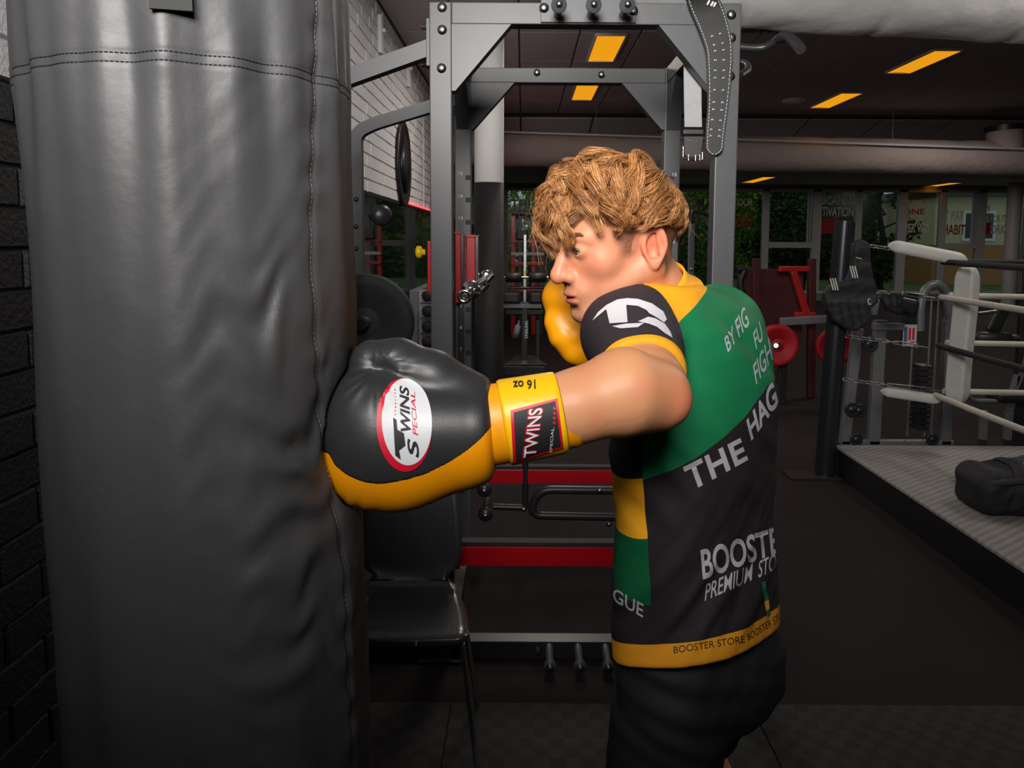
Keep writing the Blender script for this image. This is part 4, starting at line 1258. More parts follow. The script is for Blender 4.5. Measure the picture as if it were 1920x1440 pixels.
# cloth folds: pushed along the normals
mtmp = np_mesh('tmp', Vj, Qj); nr = np.zeros(len(Vj) * 3, dtype=np.float32); mtmp.vertices.foreach_get('normal', nr); nr = nr.reshape(-1, 3); bpy.data.meshes.remove(mtmp)
def rot_noise(X, ang, su, sv, seed):
    c, s = math.cos(ang), math.sin(ang)
    u = X[:, 0] * c + X[:, 2] * s; v = -X[:, 0] * s + X[:, 2] * c
    return np.array([mnoise.noise(Vector((float(a) * su + seed, float(b) * sv, float(y) * 3 + seed))) for a, b, y in zip(u, v, X[:, 1])], dtype=np.float32)
isj = torso_sdf(Vj, .004) - sleeve_sdf(Vj)                    # >0 on the sleeve
lower = np.clip((1.22 - Vj[:, 2]) / .25, 0, 1); hemk = np.clip(hem_d(Vj) / .06, 0.15, 1)
fold = rot_noise(Vj, math.radians(52), 4, 22, 1.0) * .013 * lower + rot_noise(Vj, math.radians(58), 7, 48, 4.0) * .007 * lower
fold += rot_noise(Vj, math.radians(-42), 5, 30, 7.0) * .008 * (1 - lower) * np.clip(1 - isj / .01, 0, 1)
fold += rot_noise(Vj, math.radians(20), 18, 10, 2.0) * .0035
Vj = Vj + nr * (fold * hemk)[:, None]
sj = Surf(Vj, Qj)
def curve_xz(px_pts):
    pts = []
    for (a, b) in px_pts:
        h = sj.at(a, b)
        if h is not None: pts.append((h.x, h.z))
    return pts
gr = sorted(curve_xz([(1206, 901), (1240, 888), (1280, 872), (1320, 848), (1352, 824), (1385, 794), (1415, 757), (1440, 722), (1452, 703)]))
green = poly_dist(gr, Vj[:, 0], Vj[:, 2])
sm_ = sorted([(z, x) for (x, z) in curve_xz([(1207, 835), (1205, 900), (1214, 1000), (1220, 1100), (1224, 1200)])])
side = -(Vj[:, 0] - np.interp(Vj[:, 2], [p[0] for p in sm_], [p[1] for p in sm_]))       # >0 side panel
def line_field(a, b, lo_px, sign):
    (x0, z0), (x1, z1) = curve_xz([a, b]); nx, nz = -(z1 - z0), (x1 - x0); l = math.hypot(nx, nz)
    return sign * ((Vj[:, 0] - x0) * nx + (Vj[:, 2] - z0) * nz) / l
yoke = line_field((1320, 552), (1263, 622), None, -1.0)
t0 = curve_xz([(1263, 622)])[0]
if yoke[np.argmin(np.linalg.norm(Vj - np.array(sj.at(1240, 570)), axis=1))] < 0: yoke = -yoke
def band(a, b):
    f = line_field(a, b, None, 1.0)
    p = np.array(sj.at((a[0] + b[0]) / 2, (a[1] + b[1]) / 2 - 25)); i = np.argmin(np.linalg.norm(Vj - p, axis=1))
    return f if f[i] > 0 else -f
b1 = band((1158, 893), (1202, 897)); b2 = band((1160, 995), (1214, 1010)); b3 = band((1156, 1108), (1222, 1136))
trim = ((Vj - v3(SLE)) @ v3(SAX)) + .014                     # >0 near the sleeve end
me = np_mesh('jersey', Vj, Qj)
for n_, v_ in (('green', green), ('side', side), ('yoke', yoke), ('b1', b1), ('b2', b2), ('b3', b3), ('sleeve', isj - .001), ('trim', np.where(isj > -.02, trim, -1)), ('hem', .042 - hem_d(Vj))):
    set_attr(me, n_, v_)
def jersey_mat():
    m = mat('jersey_cloth', (.02, .02, .02), .62, spec=.22); nt = m.node_tree; b = nt.nodes['Principled BSDF']
    def fld(n):
        a = nt.nodes.new('ShaderNodeAttribute'); a.attribute_name = n
        g = nt.nodes.new('ShaderNodeMath'); g.operation = 'GREATER_THAN'; g.inputs[1].default_value = 0
        nt.links.new(a.outputs['Fac'], g.inputs[0]); return g.outputs[0]
    def mixc(fac, a, bcol):
        x = nt.nodes.new('ShaderNodeMix'); x.data_type = 'RGBA'
        nt.links.new(fac, x.inputs[0])
        for sock, val in ((x.inputs[6], a), (x.inputs[7], bcol)):
            if isinstance(val, tuple): sock.default_value = (*val, 1)
            else: nt.links.new(val, sock)
        return x.outputs[2]
    BK, GR, YE = (0.020, 0.016, 0.019), srgb(22, 112, 70), srgb(228, 158, 30)
    c = mixc(fld('green'), BK, GR)
    c = mixc(fld('yoke'), c, YE)
    sp = mixc(fld('b3'), BK, srgb(14, 84, 50)); sp = mixc(fld('b2'), sp, YE); sp = mixc(fld('b1'), sp, BK)
    c = mixc(fld('side'), c, sp)
    c = mixc(fld('sleeve'), c, (0.030, 0.024, 0.029))
    c = mixc(fld('trim'), c, YE); c = mixc(fld('hem'), c, srgb(222, 148, 36))
    nt.links.new(c, b.inputs['Base Color'])
    tc = nt.nodes.new('ShaderNodeTexCoord')
    v = nt.nodes.new('ShaderNodeTexVoronoi'); v.inputs['Scale'].default_value = 900; nt.links.new(tc.outputs['Object'], v.inputs[0])
    n2 = nt.nodes.new('ShaderNodeTexNoise'); n2.inputs['Scale'].default_value = 26; n2.inputs['Detail'].default_value = 6; nt.links.new(tc.outputs['Object'], n2.inputs[0])
    b1_ = nt.nodes.new('ShaderNodeBump'); b1_.inputs['Strength'].default_value = .15; b1_.inputs['Distance'].default_value = .0005
    b2_ = nt.nodes.new('ShaderNodeBump'); b2_.inputs['Strength'].default_value = .18; b2_.inputs['Distance'].default_value = .006
    nt.links.new(v.outputs[0], b1_.inputs['Height']); nt.links.new(n2.outputs[0], b2_.inputs['Height']); nt.links.new(b2_.outputs[0], b1_.inputs['Normal']); nt.links.new(b1_.outputs[0], b.inputs['Normal'])
    return m
M['jersey'] = jersey_mat()
jersey = obj('jersey', me, M['jersey'], person)
M['yellow_cloth'] = mat('yellow_cloth', srgb(230, 162, 32), .62, bump=.2, bscale=900, bdist=.0005)
M['green_cloth'] = mat('green_cloth', srgb(22, 112, 70), .62)
# collar band around the neck
cc = P(1225, 548, 1.355); ax_ = (NECK - hl(-.034, 0, -.035)).normalized()
u_ = ax_.orthogonal().normalized(); w_ = ax_.cross(u_)
V = []; Fc = []; n = 48
for i, (t, r) in enumerate(((.022, .086), (.006, .073), (-.012, .0668), (-.022, .0655), (-.023, .0625), (-.010, .0615), (.01, .062))):
    for k in range(n):
        a = 2 * math.pi * k / n
        V.append(cc + ax_ * t + (u_ * math.cos(a) + w_ * math.sin(a)) * r)
for i in range(6):
    for k in range(n):
        k2 = (k + 1) % n; Fc.append((i * n + k, i * n + k2, i * n + n + k2, i * n + n + k))
collar = MB().add(V, Fc, True).build('collar', M['yellow_cloth'], jersey, 'yellow collar band')
M['jersey_white'] = mat('jersey_white_print', (.40, .39, .42), .6)
M['jersey_dark'] = mat('jersey_dark_print', (.030, .022, .012), .6)
UPV = (-.33, -.94)
word_decal('lettering', 'THE', (1296, 921), (1402, 862), 48, 44, sj, M['jersey_white'], jersey, .03, 0, .12, UPV, 1.12)
word_decal('lettering', 'HAG', (1408, 827), (1459, 757), 40, 46, sj, M['jersey_white'], jersey, .03, 0, .12, (-.25, -.97))
word_decal('lettering', 'BY FIG', (1364, 662), (1405, 608), 27, 36, sj, M['jersey_white'], jersey, .012, .1, .14, (-.3, -.95))
word_decal('lettering', 'FU', (1417, 656), (1431, 634), 29, 33, sj, M['jersey_white'], jersey, .012, .1, .14, (-.25, -.97))
word_decal('lettering', 'FIGH', (1417, 722), (1449, 672), 35, 40, sj, M['jersey_white'], jersey, .012, .1, .14, (-.22, -.97))
word_decal('lettering', 'BOOSTE', (1318, 1087), (1462, 1036), 57, 50, sj, M['jersey_white'], jersey, .022, 0, .14, (-.1, -1))
word_decal('lettering', 'PREMIUM', (1321, 1127), (1412, 1087), 31, 31, sj, M['jersey_white'], jersey, .006, .25, .2, (-.05, -1))
word_decal('lettering', 'STO', (1421, 1084), (1455, 1067), 31, 30, sj, M['jersey_white'], jersey, .006, .25, .2, (-.05, -1))
word_decal('lettering', 'GUE', (1150, 1126), (1206, 1158), 25, 26, sj, M['jersey_white'], jersey, .012, 0, .14, (.05, -1))
word_decal('hem_lettering', 'BOOSTER STORE', (1264, 1225), (1396, 1204), 13, 13, sj, M['jersey_dark'], jersey, .0, 0, .3, (-.08, -1))
word_decal('hem_lettering', 'BOOSTER STO', (1402, 1201), (1468, 1160), 13, 14, sj, M['jersey_dark'], jersey, .0, 0, .3, (-.2, -1))
word_decal('hem_lettering', 'STORE', (1154, 1198), (1190, 1208), 12, 13, sj, M['jersey_dark'], jersey, .0, 0, .3, (.05, -1))
px_decal('stripe', [(1427, 1092), (1434, 1089), (1440, 1124), (1432, 1128)], sj, M['green_cloth'], jersey)
px_decal('stripe', [(1432, 1128), (1440, 1124), (1442, 1141), (1435, 1145)], sj, M['yellow_cloth'], jersey)
px_decal('stripe', [(1435, 1145), (1442, 1141), (1444, 1153), (1438, 1157)], sj, M['green_cloth'], jersey)
M['logo_white'] = mat('logo_white_print', (.56, .56, .60), .6)
for poly in ([(40, 418), (75, 365), (130, 318), (200, 283), (262, 275), (256, 330), (264, 430), (150, 437), (128, 345), (80, 385)],
             [(262, 275), (330, 280), (420, 310), (490, 360), (512, 410), (495, 432), (450, 400), (400, 372), (385, 352), (330, 325), (258, 318)],
             [(330, 425), (395, 395), (440, 405), (500, 440), (535, 490), (548, 530), (500, 500), (450, 460), (400, 440)],
             [(165, 455), (250, 440), (370, 434), (330, 462), (220, 470)]):
    px_decal('sleeve_emblem', [(1100 + x / 3.43, 480 + y / 3.43) for x, y in poly], sj, M['logo_white'], jersey, .0014)

# ------------------------------------------------------------------ shorts, shoes
def shorts_sdf(X):
    d = sd_ell(X, P(1310, 1232, 1.41), (.150, .140, .150))
    d = smin(d, sd_ell(X, P(1388, 1248, 1.44), (.078, .10, .105)), .05)            # seat
    for (h, k, r0, r1) in ((HIPL, KL, .098, .104), (HIPR, KR, .090, .095)):
        d = smin(d, chain_sd(X, [h + Vector((0, 0, .02)), h.lerp(k, .9)], [r0, r1], .03), .035)
    d = smax(d, .50 - X[:, 2], .006)
    return smax(d, X[:, 2] - PZ(1150, 1.4, 1300), .01)
Vs, Qs = surface_nets(shorts_sdf, (-.08, 1.0, .46), (.75, 1.85, .98), .0065)
mt = np_mesh('tmp', Vs, Qs); nr = np.zeros(len(Vs) * 3, dtype=np.float32); mt.vertices.foreach_get('normal', nr); nr = nr.reshape(-1, 3); bpy.data.meshes.remove(mt)
Vs = Vs + nr * (rot_noise(Vs, math.radians(-18), 5, 34, 3.0) * .010 + rot_noise(Vs, math.radians(60), 8, 26, 6.0) * .004)[:, None]
M['shorts'] = mat('black_shorts_cloth', (.012, .012, .0155), .7, spec=.25, bump=.2, bscale=500, bdist=.0006)
obj('shorts', np_mesh('shorts', Vs, Qs), M['shorts'], person)
def shoe_sdf(X, a, d):
    toe = a + d * .17; 
    s = sd_cone(X, a + Vector((0, 0, -.045)) - d * .03, toe + Vector((0, 0, -.055)), .047, .036)
    s = smin(s, sd_cone(X, a + Vector((0, 0, -.03)), a + Vector((0, 0, .02)), .045, .047), .03)
    return smax(s, GROUND + .001 - X[:, 2], .006)
for a, d in ((AL, Vector((-.95, .25, 0)).normalized()), (AR, Vector((-.8, .6, 0)).normalized())):
    lo = (min(a.x - .25, a.x - .2), a.y - .15, GROUND - .01); hi = (a.x + .15, a.y + .22, a.z + .08)
    Vx, Qx = surface_nets(lambda X: shoe_sdf(X, a, d), lo, hi, .007)
    sh = obj('shoe', np_mesh('shoe', Vx, Qx), M['black_plastic'], person)

# ------------------------------------------------------------------ boxing gloves
GY = .975
def g(px, py, dy=0.0): return P(px, py, GY + dy)
def glove_sdf(X):
    d = sd_cone(X, g(885, 806), g(722, 812), .063, .0790)
    d = smin(d, sd_cone(X, g(722, 850, .0), g(700, 770, .0), .066, .058), .03)
    d = smin(d, sd_cone(X, g(690, 868), g(760, 866), .050, .052), .03)
    d = smin(d, sd_cone(X, g(860, 845), g(760, 866), .048, .050), .03)
    d = smin(d, sd_sphere(X, g(668, 810), .041), .035)
    # thumb lies along the top and bends down over the fist
    t = chain_sd(X, [g(895, 752, .004), g(810, 708, .006), g(745, 684, .008), g(700, 676, .010)], [.034, .034, .033, .0270], .012)
    t = smin(t, sd_sphere(X, g(690, 684, .010), .023), .012)
    d = smin(d, t, .011)
    d = smax(d, -sd_ell(X, g(706, 697, -.050), (.020, .030, .007)), .012)     # crease under the thumb tip
    # flat end at the wrist
    e = (g(925, 795) - g(800, 800)).normalized()
    d = smax(d, (X - v3(g(926, 795))) @ v3(e), .012)
    return d
Vg, Qg = surface_nets(glove_sdf, (g(600, 0).x - .02, GY - .13, g(0, 980).z), (g(960, 0).x, GY + .13, g(0, 610).z), .0032)
mt = np_mesh('tmp', Vg, Qg); nr = np.zeros(len(Vg) * 3, dtype=np.float32); mt.vertices.foreach_get('normal', nr); nr = nr.reshape(-1, 3); bpy.data.meshes.remove(mt)
cr = v3(g(704, 694, -.05)); rel = Vg - cr; an = np.arctan2(rel[:, 2], rel[:, 0]); rr = np.linalg.norm(rel, axis=1)
puck = np.sin(an * 17 + 2 * np.sin(an * 5)) * .0008 * np.exp(-((rr - .028) / .022) ** 2)
btm = np.clip((g(0, 900).z - Vg[:, 2]) / .02, 0, 1)
puck += np.sin(Vg[:, 0] * 190 + Vg[:, 1] * 60 + 2 * np.sin(Vg[:, 0] * 60)) * .0010 * btm * np.clip((g(740, 0).x - Vg[:, 0]) / .05, 0, 1)
Vg = Vg + nr * puck[:, None]
sg = Surf(Vg, Qg)
def curve_surf(surf, pxs): return sorted([(h.x, h.z) for h in (surf.at(a, b) for a, b in pxs) if h is not None])
bc = curve_surf(sg, [(616, 850), (628, 872), (650, 890), (680, 903), (710, 908), (760, 900), (800, 888), (840, 868), (875, 845), (900, 824), (922, 797)])
yel = -poly_dist(bc, Vg[:, 0], Vg[:, 2])
me = np_mesh('glove_shell', Vg, Qg); set_attr(me, 'yellow', yel); set_attr(me, 'piping', .0016 - np.abs(yel + .0012))
def glove_mat():
    m = mat('glove_leather', (.02, .02, .02), .42, spec=.45, bump=.16, bscale=420, bdist=.0008); nt = m.node_tree; b = nt.nodes['Principled BSDF']
    out = None
    col = (0.024, 0.024, 0.026)
    for n_, c2 in (('yellow', srgb(238, 150, 4)), ('piping', (.012, .012, .013))):
        a = nt.nodes.new('ShaderNodeAttribute'); a.attribute_name = n_
        gth = nt.nodes.new('ShaderNodeMath'); gth.operation = 'GREATER_THAN'; gth.inputs[1].default_value = 0; nt.links.new(a.outputs['Fac'], gth.inputs[0])
        x = nt.nodes.new('ShaderNodeMix'); x.data_type = 'RGBA'; nt.links.new(gth.outputs[0], x.inputs[0])
        if out is None: x.inputs[6].default_value = (*col, 1)
        else: nt.links.new(out, x.inputs[6])
        x.inputs[7].default_value = (*c2, 1); out = x.outputs[2]
    nt.links.new(out, b.inputs['Base Color']); return m
M['glove'] = glove_mat()
M['glove_yellow'] = mat('yellow_leather', srgb(240, 156, 6), .42, bump=.2, bscale=300, bdist=.001)
M['glove_yellow_light'] = mat('yellow_vinyl', srgb(244, 188, 14), .36, bump=.1, bscale=300, bdist=.0008)
M['logo_red'] = mat('logo_red', srgb(205, 12, 46), .45); M['logo_pale'] = mat('logo_pale', (.66, .67, .70), .42)
M['strap_dark'] = mat('dark_red_edge', (.05, .004, .006), .5)
glove = obj('boxing_glove', me, M['glove'], person, 'black boxing glove with yellow palm and white oval logo')
def ell(cx, cy, a, b, rot, n=48):
    c, s = math.cos(rot), math.sin(rot)
    return [(cx + a * math.cos(t) * c - b * math.sin(t) * s, cy + a * math.cos(t) * s + b * math.sin(t) * c) for t in np.linspace(0, 2 * math.pi, n, endpoint=False)]
px_decal('logo_border', ell(758, 797, 52, 87, -.04), sg, M['logo_red'], glove, .0015, 9)
px_decal('logo_oval', ell(763, 791, 47, 80, -.04), sg, M['logo_pale'], glove, .0027, 9)
UPL = (-1, -.02)
word_decal('logo_lettering', 'WINS', (771, 809), (765, 727), 20, 17, sg, M['black_print'], glove, .02, .25, .2, UPL, lift=.0038)
word_decal('logo_lettering', 'PECIAL', (784, 816), (777, 738), 10, 8, sg, M['logo_red'], glove, .006, .2, .25, UPL, lift=.0038)
word_decal('logo_lettering', 'S', (786, 856), (784, 822), 21, 21, sg, M['black_print'], glove, .02, .2, .2, UPL, lift=.0038)
px_decal('logo_letter', [(737, 784), (743, 788), (745, 806), (757, 812), (760, 834), (748, 843), (751, 860), (741, 852), (739, 820)], sg, M['black_print'], glove, .0038, 9)
for k in range(8):
    px_decal('logo_dot', ell(740.5 - k * .0, 778 - k * 6.4, 1.2, 1.2, 0, 8), sg, M['logo_red'], glove, .0038, None)
# cuff: shell, strap with label
CA, CB = g(925, 796), g(1078, 768, .008)
cd = (CB - CA).normalized(); cu_ = Vector((0, 0, 1)); cu_ = (cu_ - cd * cu_.dot(cd)).normalized(); cv_ = cd.cross(cu_)
def cuff(rows, name, material, parent, n=56, squash=.92):
    V = []; Fc = []
    for (t, r, dz) in rows:
        for k in range(n):
            a = 2 * math.pi * k / n
            V.append(CA + cd * t + cu_ * (math.cos(a) * r + dz) + cv_ * (math.sin(a) * r * squash))
    for i in range(len(rows) - 1):
        for k in range(n):
            k2 = (k + 1) % n; Fc.append((i * n + k, i * n + k2, i * n + n + k2, i * n + n + k))
    return MB().add(V, Fc, True).build(name, material, parent)
L_ = (CB - CA).length
cuff([(-.012, .050, 0), (-.008, .0525, 0), (.006, .0530, 0), (.02, .0515, 0), (.05, .0500, 0), (L_ - .012, .0490, 0), (L_ - .004, .0495, 0), (L_ + .001, .0475, 0), (L_, .044, 0), (L_ - .02, .043, 0)], 'cuff', M['glove_yellow'], glove)
strap_o = cuff([(.014, .0515, 0), (.013, .0550, 0), (.017, .0565, 0), (.05, .0555, 0), (.082, .0545, 0), (.088, .0540, 0), (.090, .0520, 0), (.088, .0505, 0)], 'wrist_strap', M['glove_yellow_light'], glove)
sst = Surf(np.array([v.co[:] for v in strap_o.data.vertices]), np.array([p.vertices[:] for p in strap_o.data.polygons]))
px_decal('strap_label_border', [(957, 770), (1045, 747), (1056, 838), (962, 866)], sst, M['logo_red'], glove, .0016, 8)
px_decal('strap_label', [(963, 774), (1041, 753), (1051, 833), (967, 860)], sst, M['black_print'], glove, .0026, 8)
word_decal('strap_lettering', 'TWINS', (1004, 853), (1019, 764), 27, 29, sst, M['logo_red'], glove, .05, 0, .2, (-1, .1), lift=.0034)
word_decal('strap_lettering', 'TWINS', (1003, 851), (1017, 766), 23, 25, sst, M['logo_pale'], glove, .01, 0, .2, (-1, .1), lift=.0042)
word_decal('strap_lettering', 'SPECIAL', (1034, 845), (1038, 800), 5, 5, sst, M['logo_pale'], glove, 0, 0, None, (-1, .1), lift=.0034)
for k in range(4):
    cx_, cy_ = 1039 + k * .3 - .6, 792 - k * 8.5
    st5 = [(cx_ + (3.6 if i % 2 == 0 else 1.6) * math.cos(i * math.pi / 5), cy_ + (3.6 if i % 2 == 0 else 1.6) * math.sin(i * math.pi / 5)) for i in range(10)]
    px_decal('strap_star', st5, sst, M['logo_red'], glove, .0034, None)
word_decal('weight_mark', '16 oz', (1004, 713), (962, 716), 17, 17, sst, M['jersey_dark'], glove, .02, 0, None, (.03, 1), lift=.0016)

# far glove guarding the chin
def g2(px, py, dy=0.0): return P(px, py, 1.47 + dy)
def glove2_sdf(X):
    d = sd_cone(X, g2(1076, 566), g2(1088, 610), .054, .056)
    d = smin(d, sd_sphere(X, g2(1056, 556, .0), .034), .03)
    t = chain_sd(X, [g2(1046, 602, -.02), g2(1062, 626, -.025), g2(1086, 654, -.02), g2(1112, 668, -.01)], [.026, .030, .030, .026], .02)
    d = smin(d, t, .012)
    d = smin(d, sd_cone(X, g2(1100, 600), g2(1135, 670), .052, .042), .02)
    d = smax(d, -sd_cone(X, g2(1034, 588, -.065), g2(1075, 622, -.065), .009, .006), .012)
    return d
V2, Q2 = surface_nets(glove2_sdf, (g2(1005, 0).x, 1.33, g2(0, 710).z), (g2(1190, 0).x, 1.62, g2(0, 500).z), .004)
mt = np_mesh('tmp', V2, Q2); nr = np.zeros(len(V2) * 3, dtype=np.float32); mt.vertices.foreach_get('normal', nr); nr = nr.reshape(-1, 3); bpy.data.meshes.remove(mt)
dd = np.abs(chain_sd(V2, [g2(1036, 588, -.05), g2(1080, 624, -.05)], [.002, .002]))
V2 = V2 + nr * (rot_noise(V2, .9, 30, 60, 3.0) * .0012)[:, None]
gl2 = obj('boxing_glove', np_mesh('glove_shell', V2, Q2), M['glove_yellow'], person, 'yellow boxing glove raised in front of the chin')
a2, b2_ = g2(1128, 668), g2(1150, 720); 
MB().tube([a2, a2.lerp(b2_, .5), b2_], [.046, .050, .048], 28).build('cuff', M['black_plastic'], gl2)
# ------------------------------------------------------------------ heavy bag
def bag_mat():
    m = mat('black_bag_vinyl', (0.056, 0.056, 0.059), 0.40, 0, 0.12, 8, spec=0.55)
    nt = m.node_tree; b = nt.nodes['Principled BSDF']
    tc = nt.nodes.new('ShaderNodeTexCoord')
    n1 = nt.nodes.new('ShaderNodeTexNoise'); n1.inputs['Scale'].default_value = 9; n1.inputs['Detail'].default_value = 5
    n2 = nt.nodes.new('ShaderNodeTexNoise'); n2.inputs['Scale'].default_value = 700; n2.inputs['Detail'].default_value = 2
    nt.links.new(tc.outputs['Object'], n1.inputs[0]); nt.links.new(tc.outputs['Object'], n2.inputs[0])
    b1 = nt.nodes.new('ShaderNodeBump'); b1.inputs['Strength'].default_value = .38; b1.inputs['Distance'].default_value = .010
    b2 = nt.nodes.new('ShaderNodeBump'); b2.inputs['Strength'].default_value = .12; b2.inputs['Distance'].default_value = .0006
    nt.links.new(n1.outputs[0], b1.inputs['Height']); nt.links.new(n2.outputs[0], b2.inputs['Height']); nt.links.new(b1.outputs[0], b2.inputs['Normal'])
    nt.links.new(b2.outputs[0], b.inputs['Normal'])
    r = nt.nodes.new('ShaderNodeMapRange'); r.inputs[3].default_value = .42; r.inputs[4].default_value = .56
    nt.links.new(n1.outputs[0], r.inputs[0]); nt.links.new(r.outputs[0], b.inputs['Roughness'])
    return m
M['bag'] = bag_mat()
M['bag_thread'] = mat('grey_bag_thread', (0.11, 0.11, 0.115), 0.8)
BAGR = .190
btop = Vector((-.425, .985, 2.12)); bbot = Vector((-.385, .97, .42))
bd = (bbot - btop); BLEN = bd.length; bd.normalize()
bag = thing('punching_bag', 'large black vinyl punching bag hanging at the left', 'punching bag', bbot)
bu = Vector((0, -1, 0)); bu = (bu - bd * bu.dot(bd)).normalized(); bw = bu.cross(bd)   # bu toward camera
if bw.x < 0: bw = -bw                                                             # bw to the right
ang_of = lambda px: 0
# angle 0 faces the camera (-Y), positive turns to the right (+X)
def bag_pt(a, s, rr): return btop + bd * s + (bu * math.cos(a) + bw * math.sin(a)) * rr
a_seam = math.radians(64); s_seam = .0
def seam_angle(s): return math.radians(70 + 2.5 * s - 9 * math.exp(-((s - .62) / .22) ** 2))
# height of horizontal seam: seen at pixel y=108 near the front
tmp = P(340, 108, .79); S_H = (btop - Vector((btop.x, btop.y, tmp.z))).length
g_dent = P(640, 800, .95)
def bag_r(a, s):
    p3 = Vector((math.cos(a) * 1.3, math.sin(a) * 1.3, s))
    r = BAGR
    r += .0065 * mnoise.noise(p3 * 2.6 + Vector((3, 0, 0)))
    # diagonal drag wrinkles right of the front, stronger near the glove and the seam
    da = a - seam_angle(s)
    w = math.exp(-((s - .90) / .30) ** 2) * math.exp(-((da + .36) / .38) ** 2)
    q = s * 72 - da * (s - .88) * 55 + 5.5 * mnoise.noise(Vector((a * 3.4, s * 7.0, 1.0)))
    w *= .35 + .65 * max(0, .5 + mnoise.noise(Vector((a * 4.0, s * 7.0, 6.0))))
    r += .0062 * w * (math.sin(q) * .7 + math.sin(q * .53 + 1) * .5)
    # small gathers along the vertical seam
    r += .0016 * math.exp(-(da / .10) ** 2) * math.sin(s * 110 + 3 * mnoise.noise(Vector((s * 8, 0, 5))))
    r -= .0035 * math.exp(-(da / .022) ** 2)
    # horizontal seam and the puckers above / below it
    ds = s - S_H
    r += .0007 * math.exp(-(ds / .012) ** 2) - .0012 * (math.exp(-((ds - .0045) / .0025) ** 2) + math.exp(-((ds + .0045) / .0025) ** 2))
    r += .0085 * math.exp(-abs(ds) / .12) * mnoise.noise(Vector((a * 5.5, s * 2.2, 9.0)))
    # vertical soft folds higher up
    r += .0022 * math.exp(-((s - .15) / .35) ** 2) * math.sin(a * 7 + 1.5 * mnoise.noise(Vector((a, s * 3, 2))))
    # horizontal creases low down
    r += .0022 * math.exp(-((s - 1.25) / .25) ** 2) * mnoise.noise(Vector((a * 2, s * 16, 4)))
    # ends
    e = min(s, BLEN - s)
    if e < .05: r -= .05 - math.sqrt(max(0, .05 ** 2 - (.05 - e) ** 2))
    # dent under the glove
    p = bag_pt(a, s, r); dd = (p - g_dent).length
    if dd < .20: r -= .022 * (1 - dd / .20) ** 2
    return r
NA, NS = 300, 420
V = np.zeros((NA * (NS + 1) + 2, 3)); k = 0
for i in range(NS + 1):
    s = BLEN * i / NS
    for j in range(NA):
        a = 2 * math.pi * j / NA - math.pi
        V[k] = bag_pt(a, s, bag_r(a, s)); k += 1
V[k] = btop; V[k + 1] = bbot
# the vinyl gives way round the glove
for it in range(6):
    near = np.where(np.linalg.norm(V - v3(g(720, 800)), axis=1) < .30)[0]
    dg = glove_sdf(V[near].astype(np.float32)); push = np.where(dg < .004, .004 - dg, 0) 
    ax0 = np.array(btop) + ((V[near] - np.array(btop)) @ np.array(bd))[:, None] * np.array(bd)
    dr_ = V[near] - ax0; rl = np.linalg.norm(dr_, axis=1, keepdims=True)
    V[near] -= dr_ / np.maximum(rl, 1e-6) * push[:, None]
Q = []
for i in range(NS):
    for j in range(NA):
        j2 = (j + 1) % NA
        Q.append((i * NA + j, i * NA + j2, (i + 1) * NA + j2, (i + 1) * NA + j))
for j in range(0, NA, 2):
    j2 = (j + 1) % NA; j3 = (j + 2) % NA
    Q.append((k, j3, j2, j)); b0 = NS * NA
    Q.append((k + 1, b0 + j, b0 + j2, b0 + j3))
body = obj('bag_body', np_mesh('bag_body', V, np.array(Q)), M['bag'], bag)
sm = MB()
n = 250
for i in range(n):
    s = .05 + (BLEN - .1) * i / n; s2 = s + (BLEN - .1) / n * .72
    sm.tube([bag_pt(seam_angle(s), s, bag_r(seam_angle(s), s) + .0008), bag_pt(seam_angle(s2), s2, bag_r(seam_angle(s2), s2) + .0004)], .0008, 5)
sm.build('seam_stitching', M['bag_thread'], body)['kind'] = 'stuff'
sm = MB()
for off in (-.0045, .0045):
    for i in range(260):
        a = -math.pi + 2 * math.pi * i / 260; a2 = a + 2 * math.pi / 260 * .75
        s = S_H + off
        sm.tube([bag_pt(a, s, bag_r(a, s) + .0003), bag_pt(a2, s, bag_r(a2, s) + .0003)], .0008, 4)
M['bag_thread_dark'] = mat('black_bag_thread', (0.008, 0.008, 0.009), 0.8)
sm.build('collar_stitching', M['bag_thread_dark'], body)['kind'] = 'stuff'
# hanging straps: webbing loops sewn near the top, gathered on a ring, chain to the ceiling
ring = Vector((btop.x - .01, btop.y, btop.z + .42))
M['webbing'] = mat('black_webbing', (0.026, 0.026, 0.024), 0.8, 0, 0, 1, .4, 500, bdist=.001)
sl = PZ(24, .79, 318)
for i in range(3):
    a = math.radians((18, 150, 228)[i])
    s_end = (btop - Vector((btop.x, btop.y, sl))).length
    pts = [bag_pt(a, s_end - t, BAGR + .0095) for t in (0, .04, .10, .2)] + [bag_pt(a, .0, BAGR + .006), bag_pt(a, -.06, BAGR * .8)] + [ring - Vector((0, 0, .02))]
    side = (bag_pt(a + .1, 0, BAGR) - bag_pt(a - .1, 0, BAGR)).normalized()
    V = []; Fc = []
    cp = smooth_curve(pts, 4)
    for q, c in enumerate(cp):
        t = (cp[min(q + 1, len(cp) - 1)] - cp[max(q - 1, 0)]).normalized(); nn = side.cross(t)
        for (x, y) in ((-.020, -.002), (.020, -.002), (.020, .002), (-.020, .002)): V.append(c + side * x + nn * y)
    for q in range(len(cp) - 1):
        for e in range(4):
            e2 = (e + 1) % 4; Fc.append((q * 4 + e, q * 4 + e2, q * 4 + 4 + e2, q * 4 + 4 + e))
    Fc += [(0, 1, 2, 3), tuple(range(len(cp) * 4 - 4, len(cp) * 4))]
    MB().add(V, Fc).build('hanging_strap', M['webbing'], bag)
MB().tube([ring + Vector((math.cos(t) * .03, 0, math.sin(t) * .03)) for t in np.linspace(0, 2 * math.pi, 20)[:-1]], .006, 8, closed=True).build('ring', M['chrome'], bag)
